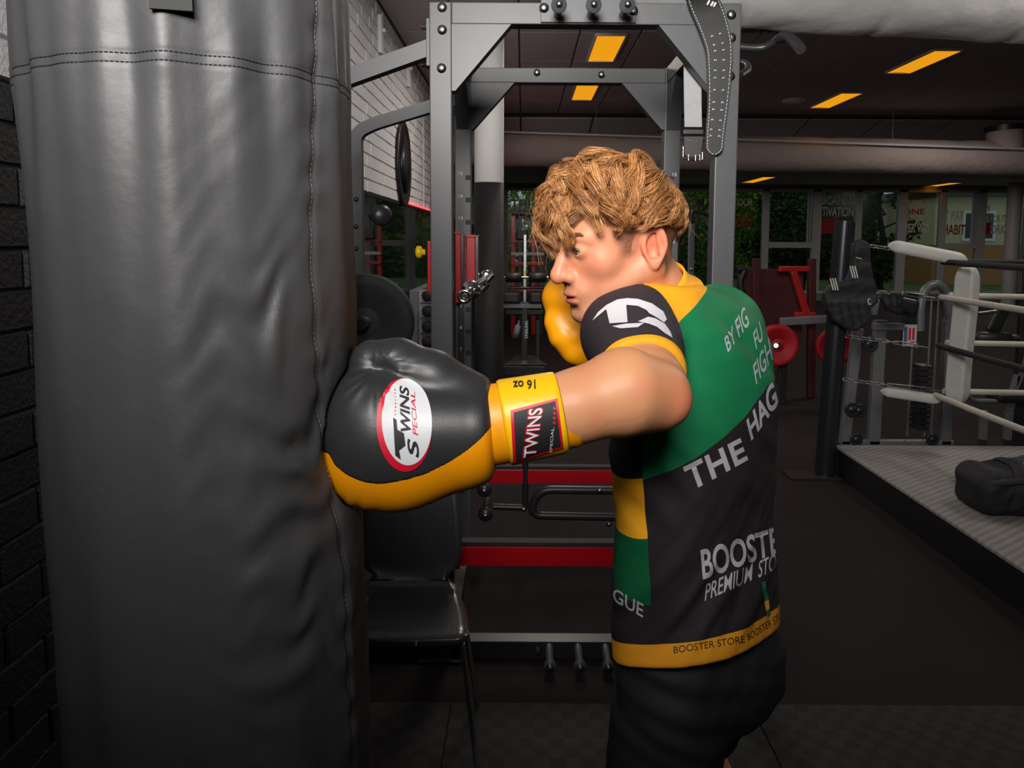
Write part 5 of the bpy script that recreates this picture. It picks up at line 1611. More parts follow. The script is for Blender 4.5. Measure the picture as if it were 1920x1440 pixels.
def chain_link(a, b, mb, r=.004, w=.011, turn=0.0):
    a = Vector(a); b = Vector(b); d = (b - a).normalized(); u = d.orthogonal().normalized(); u = Matrix.Rotation(turn, 3, d) @ u
    c = (a + b) / 2; h = (b - a).length / 2
    pts = []
    for t in range(8): an = math.pi * t / 7 - math.pi / 2; pts.append(c + d * (h - w + math.cos(an) * w) + u * math.sin(an) * w)
    for t in range(8): an = math.pi * t / 7 + math.pi / 2; pts.append(c + d * (-(h - w) + math.cos(an) * w) + u * math.sin(an) * w)
    mb.tube(pts, r, 6, closed=True)
ch = MB(); z = ring.z + .015; i = 0
while z < CEIL - .04:
    chain_link((ring.x, ring.y, z), (ring.x, ring.y, z + .05), ch, turn=(i % 2) * math.pi / 2); z += .04; i += 1
ch.build('chain', M['chrome'], bag)['kind'] = 'stuff'
MB().box((ring.x - .05, ring.y - .05, CEIL - .03), (ring.x + .05, ring.y + .05, CEIL), .004).build('ceiling_mount', M['steel_dark'], bag)
# ------------------------------------------------------------------ hair
hr = np.random.default_rng(11)
EC = np.array([-.010, 0, .048]); ER_ = np.array([.101, .078, .091])
def on_ell(p, off):
    """point at height off above the skull ellipsoid, in the direction of p"""
    d = (p - EC) / ER_; k = np.linalg.norm(d, axis=-1, keepdims=True)
    s = EC + (p - EC) / k; n = (s - EC) / (ER_ * ER_); n /= np.linalg.norm(n, axis=-1, keepdims=True)
    return s + n * off, n
CROWN = np.array([-.078, .012, .105])
def make_locks(n, sel, length, lift, wave, seed):
    r = np.random.default_rng(seed); out = []
    while len(out) < n:
        v = r.normal(0, 1, 3); v /= np.linalg.norm(v); p = EC + v * ER_
        if sel(p): out.append(p)
    return np.array(out)
def grow(roots, length, lift, wave, r, NS=14, fwd=.55, down=.25, wl=.078):
    n = len(roots); p, nn = on_ell(roots, .001); pts = [p]
    ph = np.array([6.28 * 2.2 * mnoise.noise(Vector((p_ * 16).tolist())) for p_ in roots]) + r.normal(0, .5, n); amp = wave * r.uniform(.6, 1.3, n); L = length * r.uniform(.75, 1.2, n) * (1 - .48 * np.clip((np.abs(roots[:, 1]) - .028) / .04, 0, 1) * (roots[:, 0] < .06))
    lf = lift * r.uniform(.65, 1.25, n) * np.clip(1 + roots[:, 0] * 4.5, .55, 1.1); turn = r.normal(0, .22, n)
    wls = wl * r.uniform(.75, 1.3, n)
    cur = p
    for i in range(1, NS):
        t = i / (NS - 1); st = (L / (NS - 1))[:, None]
        d = (cur - CROWN); d /= np.maximum(np.linalg.norm(d, axis=1, keepdims=True), .02)
        d = d + np.array([fwd, 0, -down * (.3 + t)])
        q, nn = on_ell(cur, 0)
        d -= nn * np.sum(d * nn, 1, keepdims=True); d /= np.linalg.norm(d, axis=1, keepdims=True)
        sd = np.cross(nn, d)
        s = L * t
        lat = np.cos(2 * math.pi * s / wls + ph) * amp * (2 * math.pi / wls) * (.35 + t)
        d2 = d + sd * (np.clip(lat, -.85, .85) + turn * t)[:, None]; d2 /= np.linalg.norm(d2, axis=1, keepdims=True)
        cur = cur + d2 * st
        off = lf * (1 - (1 - min(1, t * 1.7)) ** 2) * (1 - .35 * max(0, t - .55) / .45) + np.sin(2 * math.pi * s / wls + ph * 1.7) * amp * .75 * t
        cur, nn = on_ell(cur, np.maximum(off, .002)[:, None])
        pts.append(cur)
    return np.stack(pts, 1)
def top_sel(p):     # long hair region, above the hairline
    return p[2] > .052 + .035 * max(0, (p[0] - .02) / .06) and not (p[0] > .078 and p[2] < .085)
def side_sel(p): return (.064 < p[2] < .088 and p[0] < .050 and abs(p[1]) > .03) or (.052 < p[2] < .085 and p[0] < -.06)
r = np.random.default_rng(5)
G = [grow(make_locks(200, top_sel, 0, 0, 0, 1), .118, .030, .0075, r),
     grow(make_locks(120, side_sel, 0, 0, 0, 2), .048, .018, .0055, r, fwd=.35, down=.45, wl=.060),
     grow(make_locks(60, lambda p: p[2] > .095 and p[0] > .02, 0, 0, 0, 3), .108, .026, .0085, r, fwd=.8, down=.45, wl=.075)]
guides = np.concatenate(G); NG, NSg = guides.shape[:2]
PER = 34
tt = np.linspace(0, 1, NSg)
S = np.repeat(guides, PER, 0); n = len(S)
rad = hr.uniform(.0, 1, n) ** .5 * .0105; aa = hr.uniform(0, 6.28, n)
# scatter strands round their guide, drawing together toward the tip
T_ = np.gradient(S, axis=1); T_ /= np.linalg.norm(T_, axis=2, keepdims=True)
ref = S - EC; A_ = np.cross(T_, ref); A_ /= np.maximum(np.linalg.norm(A_, axis=2, keepdims=True), 1e-6); B_ = np.cross(T_, A_)
taper = (1 - .70 * tt ** 1.5)[None, :, None]
tw = aa[:, None] + 2.2 * tt[None, :] * np.repeat(hr.normal(0, .5, NG), PER)[:, None]
S = S + (A_ * np.cos(tw)[..., None] + B_ * np.sin(tw)[..., None] * .55) * rad[:, None, None] * taper
S = S + hr.normal(0, .0011, (n, 1, 3)) + np.cumsum(hr.normal(0, .00030, S.shape), 1)
# keep strands out of the skull
qd = (S - EC) / ER_; kk = np.linalg.norm(qd, axis=2, keepdims=True); S = np.where(kk < 1.012, EC + (S - EC) / kk * 1.012, S)
# nothing grows over the ear
inear = ((S[..., 2] < .032) & (S[..., 0] < .002) & (S[..., 0] > -.058) & (np.abs(S[..., 1]) > .045)).any(1)
LK = np.repeat(np.arange(NG), PER)[~inear]; S = S[~inear]; n = len(S)
# loose flyaways
fl = hr.choice(n, 140); FLY = S[fl].copy(); FLY += (FLY - EC) * (tt[None, :, None] ** 2) * hr.uniform(.05, .32, (140, 1, 1))
S = np.concatenate([S, FLY]); n = len(S)
# strand colours
lockc = hr.uniform(0, 1, NG)[LK]; lockc = np.concatenate([lockc, hr.uniform(.3, .8, 140)])
sc_ = np.clip(.50 * lockc + .50 * hr.uniform(0, 1, n), 0, 1)
DK, MD, LT = np.array(srgb(98, 64, 38)), np.array(srgb(182, 122, 70)), np.array(srgb(230, 176, 116))
cs = np.where(sc_[:, None] < .5, DK + (MD - DK) * (sc_[:, None] / .5), MD + (LT - MD) * ((sc_[:, None] - .5) / .5))
# ribbons -> 3-sided tubes
Wd = (HO_ := np.array(HO)) + (S @ HR.T) * HS
Tn = np.gradient(Wd, axis=1); Tn /= np.maximum(np.linalg.norm(Tn, axis=2, keepdims=True), 1e-9)
ref = np.array([.3, .5, .81]); A = np.cross(Tn, ref); A /= np.maximum(np.linalg.norm(A, axis=2, keepdims=True), 1e-9); B = np.cross(Tn, A)
rs = (.00046 * (1 - .6 * tt ** 2))[None, :, None]
ring = [Wd + (A * math.cos(a) + B * math.sin(a)) * rs for a in (0, 2.094, 4.189)]
VV = np.stack(ring, 2).reshape(-1, 3)
base = (np.arange(n)[:, None] * NSg + np.arange(NSg - 1)[None, :]) * 3
Q = []
for k in range(3):
    k2 = (k + 1) % 3
    Q.append(np.stack([base + k, base + k2, base + 3 + k2, base + 3 + k], -1).reshape(-1, 4))
me = np_mesh('hair', VV, np.concatenate(Q))
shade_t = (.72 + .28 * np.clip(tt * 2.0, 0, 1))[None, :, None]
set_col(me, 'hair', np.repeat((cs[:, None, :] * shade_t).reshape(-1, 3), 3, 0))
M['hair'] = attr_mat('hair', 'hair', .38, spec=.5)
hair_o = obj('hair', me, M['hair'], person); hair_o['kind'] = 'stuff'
# hair mass under the strands
V = []; Fc = []; NU, NV = 64, 30
for i in range(NV + 1):
    for j in range(NU):
        az = 2 * math.pi * j / NU
        lowest = .048 + (.040 if math.cos(az) > .55 else 0.02 * max(0, math.cos(az))) - .022 * (math.cos(az) < -.5)
        el0 = math.asin(max(-1, min(1, (lowest - EC[2]) / ER_[2])))
        el = el0 + (math.pi / 2 - el0) * i / NV
        d = np.array([math.cos(el) * math.cos(az), math.cos(el) * math.sin(az), math.sin(el)])
        off = .010 * min(1, i / 6) + .004 * mnoise.noise(Vector((d * 9).tolist()))
        p, _ = on_ell((EC + d * ER_)[None], off); w = hl(*p[0]); V.append(w)
for i in range(NV):
    for j in range(NU):
        j2 = (j + 1) % NU; Fc.append((i * NU + j, i * NU + j2, i * NU + NU + j2, i * NU + NU + j))
M['hair_under'] = mat('hair_under', srgb(118, 80, 46), .6, 0, .35, 120, .5, 160, bdist=.002)
MB().add(V, Fc, True).build('hair_base', M['hair_under'], person)
# eyebrows
eb = MB()
for s in (1, -1):
    for k in range(130):
        t = hr.uniform(0, 1); l = .012 + .036 * t; f = .0985 - .0185 * t ** 1.6; u = .0345 + .007 * math.sin(t * 2.2) + hr.uniform(-.003, .003)
        p = hl(f + .001, s * l, u); d = (Hl * s * (.6 + .6 * t) + Hu * hr.uniform(.1, .6) * (1 - t) - Hf * .35 * t).normalized()
        eb.tube([p - d * .002, p + d * .003 + Hf * .0012, p + d * .0075], [.0004, .0005, .0002], 3)
M['brow'] = mat('brow_hair', srgb(120, 84, 56), .6)
o = eb.build('eyebrow', M['brow'], person); o['kind'] = 'stuff'
# ------------------------------------------------------------------ boxing ring
def weave_mat():
    m = mat('ring_canvas', (0.27, 0.255, 0.245), 0.8); nt = m.node_tree; b = nt.nodes['Principled BSDF']
    tc = nt.nodes.new('ShaderNodeTexCoord'); mp = nt.nodes.new('ShaderNodeMapping'); mp.inputs['Rotation'].default_value = (0, 0, .95); nt.links.new(tc.outputs['Object'], mp.inputs[0])
    w = nt.nodes.new('ShaderNodeTexWave'); w.inputs['Scale'].default_value = 7.5; w.inputs['Distortion'].default_value = .6; nt.links.new(mp.outputs[0], w.inputs[0])
    x = nt.nodes.new('ShaderNodeMix'); x.data_type = 'RGBA'; x.inputs[6].default_value = (.23, .215, .205, 1); x.inputs[7].default_value = (.31, .295, .285, 1)
    nt.links.new(w.outputs['Fac'], x.inputs[0]); nt.links.new(x.outputs[2], b.inputs['Base Color'])
    bu = nt.nodes.new('ShaderNodeBump'); bu.inputs['Strength'].default_value = .35; bu.inputs['Distance'].default_value = .004; nt.links.new(w.outputs['Fac'], bu.inputs['Height']); nt.links.new(bu.outputs[0], b.inputs['Normal'])
    return m
M['canvas'] = weave_mat()
RC = P(1566, 834, 5.0); RX0, RZ, RYB = RC.x, RC.z, 5.0
RX1, RY0 = 6.6, .45
ring = thing('boxing_ring', 'low boxing ring platform with grey woven mat and black sides', 'boxing ring', ((RX0 + RX1) / 2, 2.7, 0))
MB().box((RX0, RY0, 0), (RX1, RYB, RZ - .02), .006).build('skirt', M['black_plastic'], ring)
for (ya, yb) in ((RY0, 1.8), (1.8, 3.02), (3.02, 4.24), (4.24, RYB)):
    MB().box((RX0 - .004, ya + .003, RZ - .02), (RX1, yb - .003, RZ), .006).build('mat_panel', M['canvas'], ring)
M['post_black'] = mat('black_powder_coat', (0.020, 0.022, 0.026), .32, .3)
def ring_post(a, b, label, lx=.07):
    t = thing('ring_post', label, 'post', (a[0], a[1], 0), 'ring posts')
    MB().tube([a, b], .064, 28).build('pole', M['post_black'], t)
    MB().tube([Vector(b), Vector(b) + Vector((0, 0, .006))], .060, 28).build('cap', M['steel_dark'], t)
    MB().box((a[0] - lx, a[1] - .11, 0), (a[0] + .07, a[1] + .09, .012), .003).build('base_plate', M['steel_dark'], t)
    return t
PB = P(1546, 888, 4.96); PT = P(1584, 416, 4.96)
ring_post((PB.x, 4.96, .012), PT, 'black steel ring post with a vest hung on it', .26)
for (x, y, l) in ((RX1 + .1, 4.96, 'black steel ring post at the far right ring corner'), (RX0 - .12, RY0 - .08, 'black steel ring post at the ring corner beside the camera'), (RX1 + .1, RY0 - .08, 'black steel ring post at the rear right ring corner')):
    ring_post((x, y, .012), (x, y, PT.z), l)
CX, CYr = P(1795, 600, 4.75).x, 4.75
CX1, CY1 = RX1 - .6, RY0 + .5
rz = [PZ(491, 4.75, 1790), PZ(557, 4.75, 1775), PZ(648, 4.75, 1765), PZ(741, 4.75, 1780)]
NRX = PX(1762, 4.75, 600)
nm = ['top', 'second', 'third', 'lowest']
def rope_pts(a, b, sag=.015):
    return [Vector(a).lerp(Vector(b), t) + Vector((0, 0, -sag * 4 * t * (1 - t))) for t in np.linspace(0, 1, 12)]
for i, z in enumerate(rz):
    m_ = M['rope_black'] if i in (0, 2) else M['rope_white']; c_ = 'black' if i in (0, 2) else 'white'
    o = MB().tube(rope_pts((NRX, CYr, z), (NRX, CY1, z)), .0185, 12).build('ring_rope', m_)
    tag(o, '%s ring rope, %s one, running from the white pad toward the camera' % (c_, nm[i]), 'rope', 'ring ropes')
    o = MB().tube(rope_pts((CX, CYr + .11, z + .004), (CX1, CYr + .11, z + .004)), .0185, 12).build('ring_rope', M['rope_black'] if i in (0,) else M['rope_white'])
    tag(o, '%s ring rope, %s one, running right along the far side' % ('black' if i == 0 else 'white', nm[i]), 'rope', 'ring ropes')
# chains and turnbuckles
def chain(p, q, label, tb=None, link=.045):
    t = thing('ring_chain', label, 'chain', p, 'ring corner chains')
    p = Vector(p); q = Vector(q); n = max(2, int((q - p).length / (link * .78)))
    for i in range(n):
        mb = MB(); chain_link(p.lerp(q, i / n), p.lerp(q, (i + 1.28) / n), mb, .0034, .011, (i % 2) * math.pi / 2); mb.build('link', M['bolt'], t)
    if tb:
        a, b = Vector(tb[0]), Vector(tb[1]); d = (b - a).normalized(); u = d.cross(Vector((0, 1, 0))).normalized() * .010
        mb = MB()
        mb.tube(round_path([a - u, b - u, b + u, a + u, a - u * .99], .008, 3), .0038, 6)
        mb.build('turnbuckle', M['bolt'], t); MB().tube([a - d * .05, a + d * .03], .004, 6).build('eye_bolt', M['bolt'], t)
        MB().tube([b - d * .03, b + d * .06], .004, 6).build('eye_bolt', M['bolt'], t)
Y4 = 4.90
chain(P(1616, 459, Y4), P(1668, 466, Y4 - .05), 'short steel chain from the post to the top corner pad')
chain(P(1618, 545, Y4), P(1676, 549, Y4 - .05), 'steel chain with turnbuckle level with the vest bottom', (P(1692, 550, Y4 - .06), P(1734, 556, Y4 - .08)))
chain(P(1584, 630, Y4), P(1664, 640, Y4 - .05), 'steel chain with turnbuckle holding the black middle rope', (P(1676, 642, Y4 - .06), P(1722, 649, Y4 - .08)))
chain(P(1580, 711, Y4), P(1656, 721, Y4 - .05), 'steel chain with turnbuckle at the bottom corner pad', (P(1664, 722, Y4 - .06), P(1745, 731, Y4 - .08)))
# corner pads
def pad_sdf_mesh(name, f, lo, hi, h, material, label):
    V_, Q_ = surface_nets(f, lo, hi, h)
    o = obj(name, np_mesh(name, V_, Q_), material); return tag(o, label, 'pad', 'ring corner pads')
def box_sd(q, half, r):
    d = np.abs(q) - (np.array(half, dtype=np.float32) - r)
    return np.linalg.norm(np.maximum(d, 0), axis=1) + np.minimum(d.max(1), 0) - r
cz0, cz1 = PZ(752, 4.75, 1790), PZ(501, 4.75, 1800)
c45 = math.cos(math.radians(38)); s45 = math.sin(math.radians(38))
pcx = P(1801, 600, 4.75).x
def vpad(X):
    q = X - np.array([pcx, 4.75 - .03, (cz0 + cz1) / 2], dtype=np.float32)
    t = np.abs(q[:, 2]) / ((cz1 - cz0) / 2); q = q.copy()
    q[:, 0] -= .010 * np.sin(q[:, 2] * 5)
    r_ = np.stack([q[:, 0] * c45 + q[:, 1] * s45, -q[:, 0] * s45 + q[:, 1] * c45, q[:, 2]], 1)
    k = 1 - .35 * np.clip((t - .8) / .2, 0, 1) ** 2; r_[:, :2] /= k[:, None]
    return box_sd(r_, (.060, .055, (cz1 - cz0) / 2), .012)
pad_sdf_mesh('corner_pad', vpad, (pcx - .16, 4.5, cz0 - .03), (pcx + .16, 4.95, cz1 + .03), .008, M['pad_white'], 'upright white vinyl corner pad of the ring')
def long_pad(a, b, w, h, label):
    a = Vector(a); b = Vector(b); d = (b - a).normalized(); u = Vector((0, 0, 1)); u = (u - d * u.dot(d)).normalized(); s = d.cross(u); L_ = (b - a).length
    R = np.array([[d[i], s[i], u[i]] for i in range(3)], dtype=np.float32); c = (a + b) / 2
    def f(X):
        q = (X - v3(c)) @ R; t = np.abs(q[:, 0]) / (L_ / 2); q = q.copy()
        k = np.clip(1 - .75 * np.clip((t - .70) / .30, 0, 1) ** 2, .2, 1); q[:, 1:] /= k[:, None]
        return box_sd(q, (L_ / 2, w, h), min(w, h) * .7)
    lo = [min(a[i], b[i]) - .12 for i in range(3)]; hi = [max(a[i], b[i]) + .12 for i in range(3)]
    return pad_sdf_mesh('corner_pad', f, lo, hi, .008, M['pad_white'], label)
long_pad(P(1664, 459, 4.86), P(1815, 489, 4.68), .055, .040, 'white vinyl pad over the top turnbuckle')
long_pad(P(1650, 733, 4.86), P(1766, 750, 4.76), .040, .030, 'white vinyl pad over the bottom turnbuckle')

# weight vest on the post
M['vest'] = mat('black_vest_nylon', (0.010, 0.010, 0.013), .7, 0, .2, 40, .5, 60, bdist=.004)
vy = 4.815
vest = thing('weight_vest', 'black weight vest with striped tabs hanging on the ring post', 'weight vest', P(1590, 618, vy))
def vs_(px, py, dy=0): return P(px, py, vy + dy)
VPOLY = [vs_(*q) for q in ((1598, 456), (1612, 448), (1627, 456), (1631, 500), (1641, 545), (1643, 566), (1628, 576), (1629, 598), (1602, 620), (1584, 617), (1560, 602), (1548, 582), (1542, 550), (1556, 534), (1586, 524), (1595, 500))]
def poly_sd(x, z, poly):
    n_ = len(poly); d2 = np.full(x.shape, 1e9, dtype=np.float32); ins = np.zeros(x.shape, bool)
    for k in range(n_):
        ax, az = poly[k].x, poly[k].z; bx, bz = poly[(k + 1) % n_].x, poly[(k + 1) % n_].z
        ex, ez = bx - ax, bz - az; t = np.clip(((x - ax) * ex + (z - az) * ez) / (ex * ex + ez * ez), 0, 1)
        d2 = np.minimum(d2, (x - ax - ex * t) ** 2 + (z - az - ez * t) ** 2)
        ins ^= ((az > z) != (bz > z)) & (x < (bx - ax) * (z - az) / (bz - az + 1e-12) + ax)
    return np.where(ins, -1, 1) * np.sqrt(d2)
def vest_sdf(X):
    zb = vs_(0, 552).z; low = np.clip((zb - X[:, 2]) / .02, 0, 1)
    u = X[:, 0] + .28 * (X[:, 2] - zb)
    half = .036 + low * (.006 + .012 * np.abs(np.cos(u * math.pi / .056))) + .004 * np.sin(X[:, 2] * 60) * (1 - low)
    e = np.stack([np.maximum(poly_sd(X[:, 0], X[:, 2], VPOLY) + .016, 0), np.maximum(np.abs(X[:, 1] - vy) - half + .016, 0)], 1)
    ins = np.minimum(np.maximum(poly_sd(X[:, 0], X[:, 2], VPOLY) + .016, np.abs(X[:, 1] - vy) - half + .016), 0)
    return np.linalg.norm(e, axis=1) + ins - .016
Vv, Qv = surface_nets(vest_sdf, (vs_(1520, 0).x, vy - .12, vs_(0, 645).z), (vs_(1670, 0).x, vy + .2, vs_(0, 430).z), .008)
mt = np_mesh('tmp', Vv, Qv); nr = np.zeros(len(Vv) * 3, dtype=np.float32); mt.vertices.foreach_get('normal', nr); nr = nr.reshape(-1, 3); bpy.data.meshes.remove(mt)
Vv = Vv + nr * (rot_noise(Vv, .3, 14, 34, 2.0) * .004)[:, None]
obj('vest_body', np_mesh('vest_body', Vv, Qv), M['vest'], vest)
for (cx_, cy_) in ((1564, 533), (1601, 510)):
    for k in range(3):
        p = vs_(cx_ - 4.5 + k * 4.5, cy_, -.042); 
        MB().obox(p, (.006, .004, .078), Matrix.Rotation(-.28, 3, 'Y')).build('stripe', M['thread'], vest)
MB().obox(vs_(1610, 484, -.042), (.036, .004, .004), Matrix.Rotation(.25, 3, 'Y')).build('tab', M['thread'], vest)
MB().tube(round_path([vs_(1632, 560, -.06), vs_(1627, 562, -.06), vs_(1629, 571, -.06), vs_(1634, 570, -.06)], .004), .003, 6).build('buckle', M['thread'], vest)
# gloves / wraps bundle next to it
bundle = thing('training_gloves', 'crumpled black gloves hanging beside the vest on the chain', 'gloves', P(1672, 590, 4.86))
for (a, b, r_) in (((1655, 556), (1668, 580), .028), ((1672, 552), (1676, 584), .030), ((1686, 556), (1680, 578), .024), ((1662, 572), (1688, 586), .024)):
    MB().tube(smooth_curve([P(*a, 4.86), P((a[0] + b[0]) / 2 + 2, (a[1] + b[1]) / 2, 4.83), P(*b, 4.85)], 5), [r_ * .6] + [r_] * 9 + [r_ * .5], 12).build('finger_roll', M['vest'], bundle)

# duffel bag on the mat
dz = RZ; D0 = P(1822, 965, 3.72); 
duf = thing('duffel_bag', 'black duffel bag lying on the grey ring mat', 'bag', (D0.x + .25, 3.75, dz))
dc = Vector((D0.x + .26, 3.78, dz + .115))
def duf_sdf(X):
    q = X - v3(dc)
    d = box_sd(q * np.array([1, 1, 1], dtype=np.float32), (.265, .16, .115), .085)
    d = smin(d, sd_ell(X, dc + Vector((.06, 0, .06)), (.18, .12, .09)), .04)
    return smax(d, dz + .001 - X[:, 2], .01)
Vd, Qd = surface_nets(duf_sdf, (dc.x - .32, dc.y - .22, dz - .02), (dc.x + .32, dc.y + .22, dz + .32), .010)
mt = np_mesh('tmp', Vd, Qd); nr = np.zeros(len(Vd) * 3, dtype=np.float32); mt.vertices.foreach_get('normal', nr); nr = nr.reshape(-1, 3); bpy.data.meshes.remove(mt)
Vd = Vd + nr * (rot_noise(Vd, .6, 9, 24, 1.0) * .012)[:, None]; Vd[:, 2] = np.maximum(Vd[:, 2], dz + .001)
obj('bag_body', np_mesh('bag_body', Vd, Qd), M['vest'], duf)
M['strap'] = mat('black_strap', (.022, .022, .023), .75)
sdd = BVHTree.FromPolygons([Vector(v) for v in Vd.tolist()], Qd.tolist())
def strap_on(pts, w, name):
    V = []; Fc = []
    for p in smooth_curve(pts, 6):
        for s in (-1, 1):
            h = sdd.find_nearest(p + Vector((s * w, 0, 0))); V.append(h[0] + h[1] * .006)
    for i in range(len(V) // 2 - 1): Fc.append((2 * i, 2 * i + 1, 2 * i + 3, 2 * i + 2))
    MB().add(V, Fc, True).build(name, M['strap'], duf)
strap_on([dc + Vector((-.12, -.20, -.08)), dc + Vector((-.10, -.18, .04)), dc + Vector((-.08, -.1, .16)), dc + Vector((-.07, .1, .15))], .022, 'strap')
strap_on([dc + Vector((.14, -.20, -.08)), dc + Vector((.12, -.18, .04)), dc + Vector((.1, -.1, .16)), dc + Vector((.08, .1, .15))], .022, 'strap')
MB().tube(smooth_curve([dc + Vector((-.22, -.13, .06)), dc + Vector((-.05, -.19, .10)), dc + Vector((.1, -.17, .13)), dc + Vector((.24, -.1, .09))], 6), .016, 10).build('handle', M['strap'], duf)
MB().obox(dc + Vector((-.045, -.115, .165)), (.012, .004, .022), Matrix.Rotation(.2, 3, 'Y')).build('tag_label', M['thread'], duf)

# ------------------------------------------------------------------ grey cable machine behind the ring
gy = 5.75
cm = thing('cable_machine', 'grey steel weight-stack machine standing behind the ring corner', 'gym machine', P(1690, 830, gy))
cm.location.z = 0
def fl0(px, Y): return Vector((PX(px, Y, 820), Y, 0.0))
def leg(mb_pts, w, name, mtl='grey_frame', d=.06): return MB().beam(mb_pts[0], mb_pts[1], w, d, up=(0, 1, 0), bev=.006).build(name, M[mtl], cm)
def ext(p0, p1, Y):            # extend the line of two photo points down to the floor
    a = P(*p0, Y); b = P(*p1, Y); t = -b.z / (a.z - b.z); return [b + (a - b) * t, a]
leg(ext((1608, 615), (1583, 830), gy), .072, 'upright'); leg(ext((1650, 600), (1637, 830), gy), .085, 'upright')
leg(ext((1779, 600), (1771, 830), gy), .078, 'upright')
leg([P(1636, 612, gy - .05), P(1694, 612, gy - .05)], .05, 'cross_bar', d=.05)
leg([P(1575, 832, gy), P(1785, 832, gy)], .06, 'base_rail')
leg([P(1634, 590, gy), P(1640, 560, gy)], .06, 'bracket')
for px in (1708, 1740, 1753): leg([Vector((PX(px, gy, 800), gy + .05, .05)), P(px + 7, 560, gy + .05)], .014, 'guide_rod', d=.014)
MB().tube(smooth_curve([P(1724, 620, gy), P(1726, 570, gy), P(1738, 540, gy), P(1760, 535, gy), P(1776, 556, gy), P(1782, 620, gy)], 6), .034, 14).build('arch', M['grey_frame'], cm)
sd_ = MB().box((P(1722, 0, gy).x, gy - .02, PZ(640, gy)), (P(1750, 0, gy).x, gy + .01, PZ(545, gy)), .01).build('shroud', M['black_plastic'], cm)
for k in range(12):
    z = .12 + k * .042
    MB().box((PX(1717, gy, 760), gy - .05, z), (PX(1738, gy, 760), gy + .08, z + .036), .003).build('weight_block', M['steel_dark'], cm)
M['placard'] = mat('placard', (.42, .43, .45), .5); M['placard_blue'] = mat('placard_blue', (.06, .10, .2), .5)
pl = MB().box((P(1721, 0, gy).x, gy - .035, PZ(645, gy)), (P(1748, 0, gy).x, gy - .03, PZ(604, gy)), .002).build('placard', M['placard'], cm)
for (x0, x1, y0, y1, mt_) in ((1723, 1729, 608, 640, 'placard_blue'), (1732, 1736, 610, 632, 'logo_red'), (1739, 1743, 610, 632, 'logo_red'), (1733, 1744, 636, 640, 'logo_red')):
    MB().box((P(x0, 0, gy).x, gy - .037, PZ(y1, gy)), (P(x1, 0, gy).x, gy - .0352, PZ(y0, gy))).build('placard_print', M[mt_], pl)
for (px, py, r_) in ((1598, 768, .055), (1612, 770, .05), (1631, 645, .06), (1606, 824, .045), (1748, 824, .045)):
    p = P(px, py, gy - .06); MB().lathe([(-.012, 0), (-.012, r_ * .35), (-.008, r_ * .4), (-.008, r_ * .85), (-.012, r_), (.012, r_), (.012, 0)], p, (0, 1, 0), 24).build('pulley', M['steel_dark'], cm)
MB().obox(P(1690, 570, gy - .1), (.20, .16, .10), Matrix.Rotation(.2, 3, 'Y'), .03).build('seat_pad', M['pad_black'], cm)

# second machine at right, behind the ropes
g2y = 5.9
sm2 = thing('leg_machine', 'black padded gym machine at right behind the ring ropes', 'gym machine', (P(1870, 830, g2y).x, g2y, 0))
MB().lathe([(0, 0), (0, .05), (.01, .058), (.26, .058), (.27, .05), (.27, 0)], P(1828, 636, g2y), (1, 0, -.02), 20).build('roller_pad', M['pad_black'], sm2)
MB().cyl(P(1890, 634, g2y), P(1915, 632, g2y), .022, 12).build('axle', M['bolt'], sm2)
for a, b, w in (((1905, 830), (1925, 560), .09), ((1842, 818), (1846, 770), .05), ((1888, 820), (1892, 770), .05), ((1890, 770), (1930, 640), .06)):
    q = ext((b[0], b[1]), (a[0], a[1]), g2y) if a[1] > 815 else [P(*a, g2y), P(*b, g2y)]
    MB().beam(q[0], q[1], w, .05, up=(0, 1, 0), bev=.006).build('frame_tube', M['grey_frame'] if w < .08 else M['steel_dark'], sm2)
MB().tube(smooth_curve([P(1815, 738, g2y), P(1822, 748, g2y), P(1838, 752, g2y), P(1900, 752, g2y)], 5), .018, 10).build('foot_bar', M['grey_frame'], sm2)
MB().obox(P(1895, 745, g2y + .05), (.30, .2, .06), Matrix.Rotation(.05, 3, 'Y'), .02).build('seat_pad', M['pad_black'], sm2)
MB().tube([P(1835, 588, g2y), P(1868, 584, g2y)], .012, 8).build('handle', M['bolt'], sm2)
MB().obox(P(1870, 600, g2y + .1), (.10, .06, .22), Matrix.Rotation(.4, 3, 'Y'), .02).build('back_pad', M['pad_black'], sm2)

# red plate-loaded machine left of the ring post
ry = 7.2
M['red_dim'] = mat('red_machine_paint', srgb(168, 22, 14), .4, coat=.2)
M['red_dark'] = mat('dark_red_panel', srgb(70, 8, 12), .6)
rm = thing('plate_machine', 'red plate-loaded strength machine between boxer and ring post', 'gym machine', (P(1480, 800, ry).x, ry, 0))
MB().beam(P(1460, 504, ry), P(1516, 504, ry), .05, .06, up=(0, 1, 0), bev=.008).build('top_bar', M['red_dim'], rm)
MB().beam(P(1487, 508, ry), P(1512, 588, ry), .06, .06, up=(0, 1, 0), bev=.008).build('slanted_arm', M['red_dim'], rm)
MB().beam(P(1490, 589, ry), P(1528, 589, ry), .04, .06, up=(0, 1, 0), bev=.006).build('foot_bar', M['red_dim'], rm)
MB().beam(P(1462, 603, ry - .1), P(1552, 598, ry - .1), .075, .06, up=(0, 1, 0), bev=.01).build('lever', M['grey_frame'], rm)
for px in (1418, 1522):
    q = ext((px, 485), (px - 2, 700), ry + .3); MB().beam(q[0], q[1], .07, .07, up=(0, 1, 0), bev=.008).build('upright', M['red_dark'], rm)
MB().box((P(1412, 0, ry + .35).x, ry + .35, PZ(640, ry + .35)), (P(1528, 0, ry + .35).x, ry + .40, PZ(502, ry + .35)), .01).build('back_panel', M['red_dark'], rm)
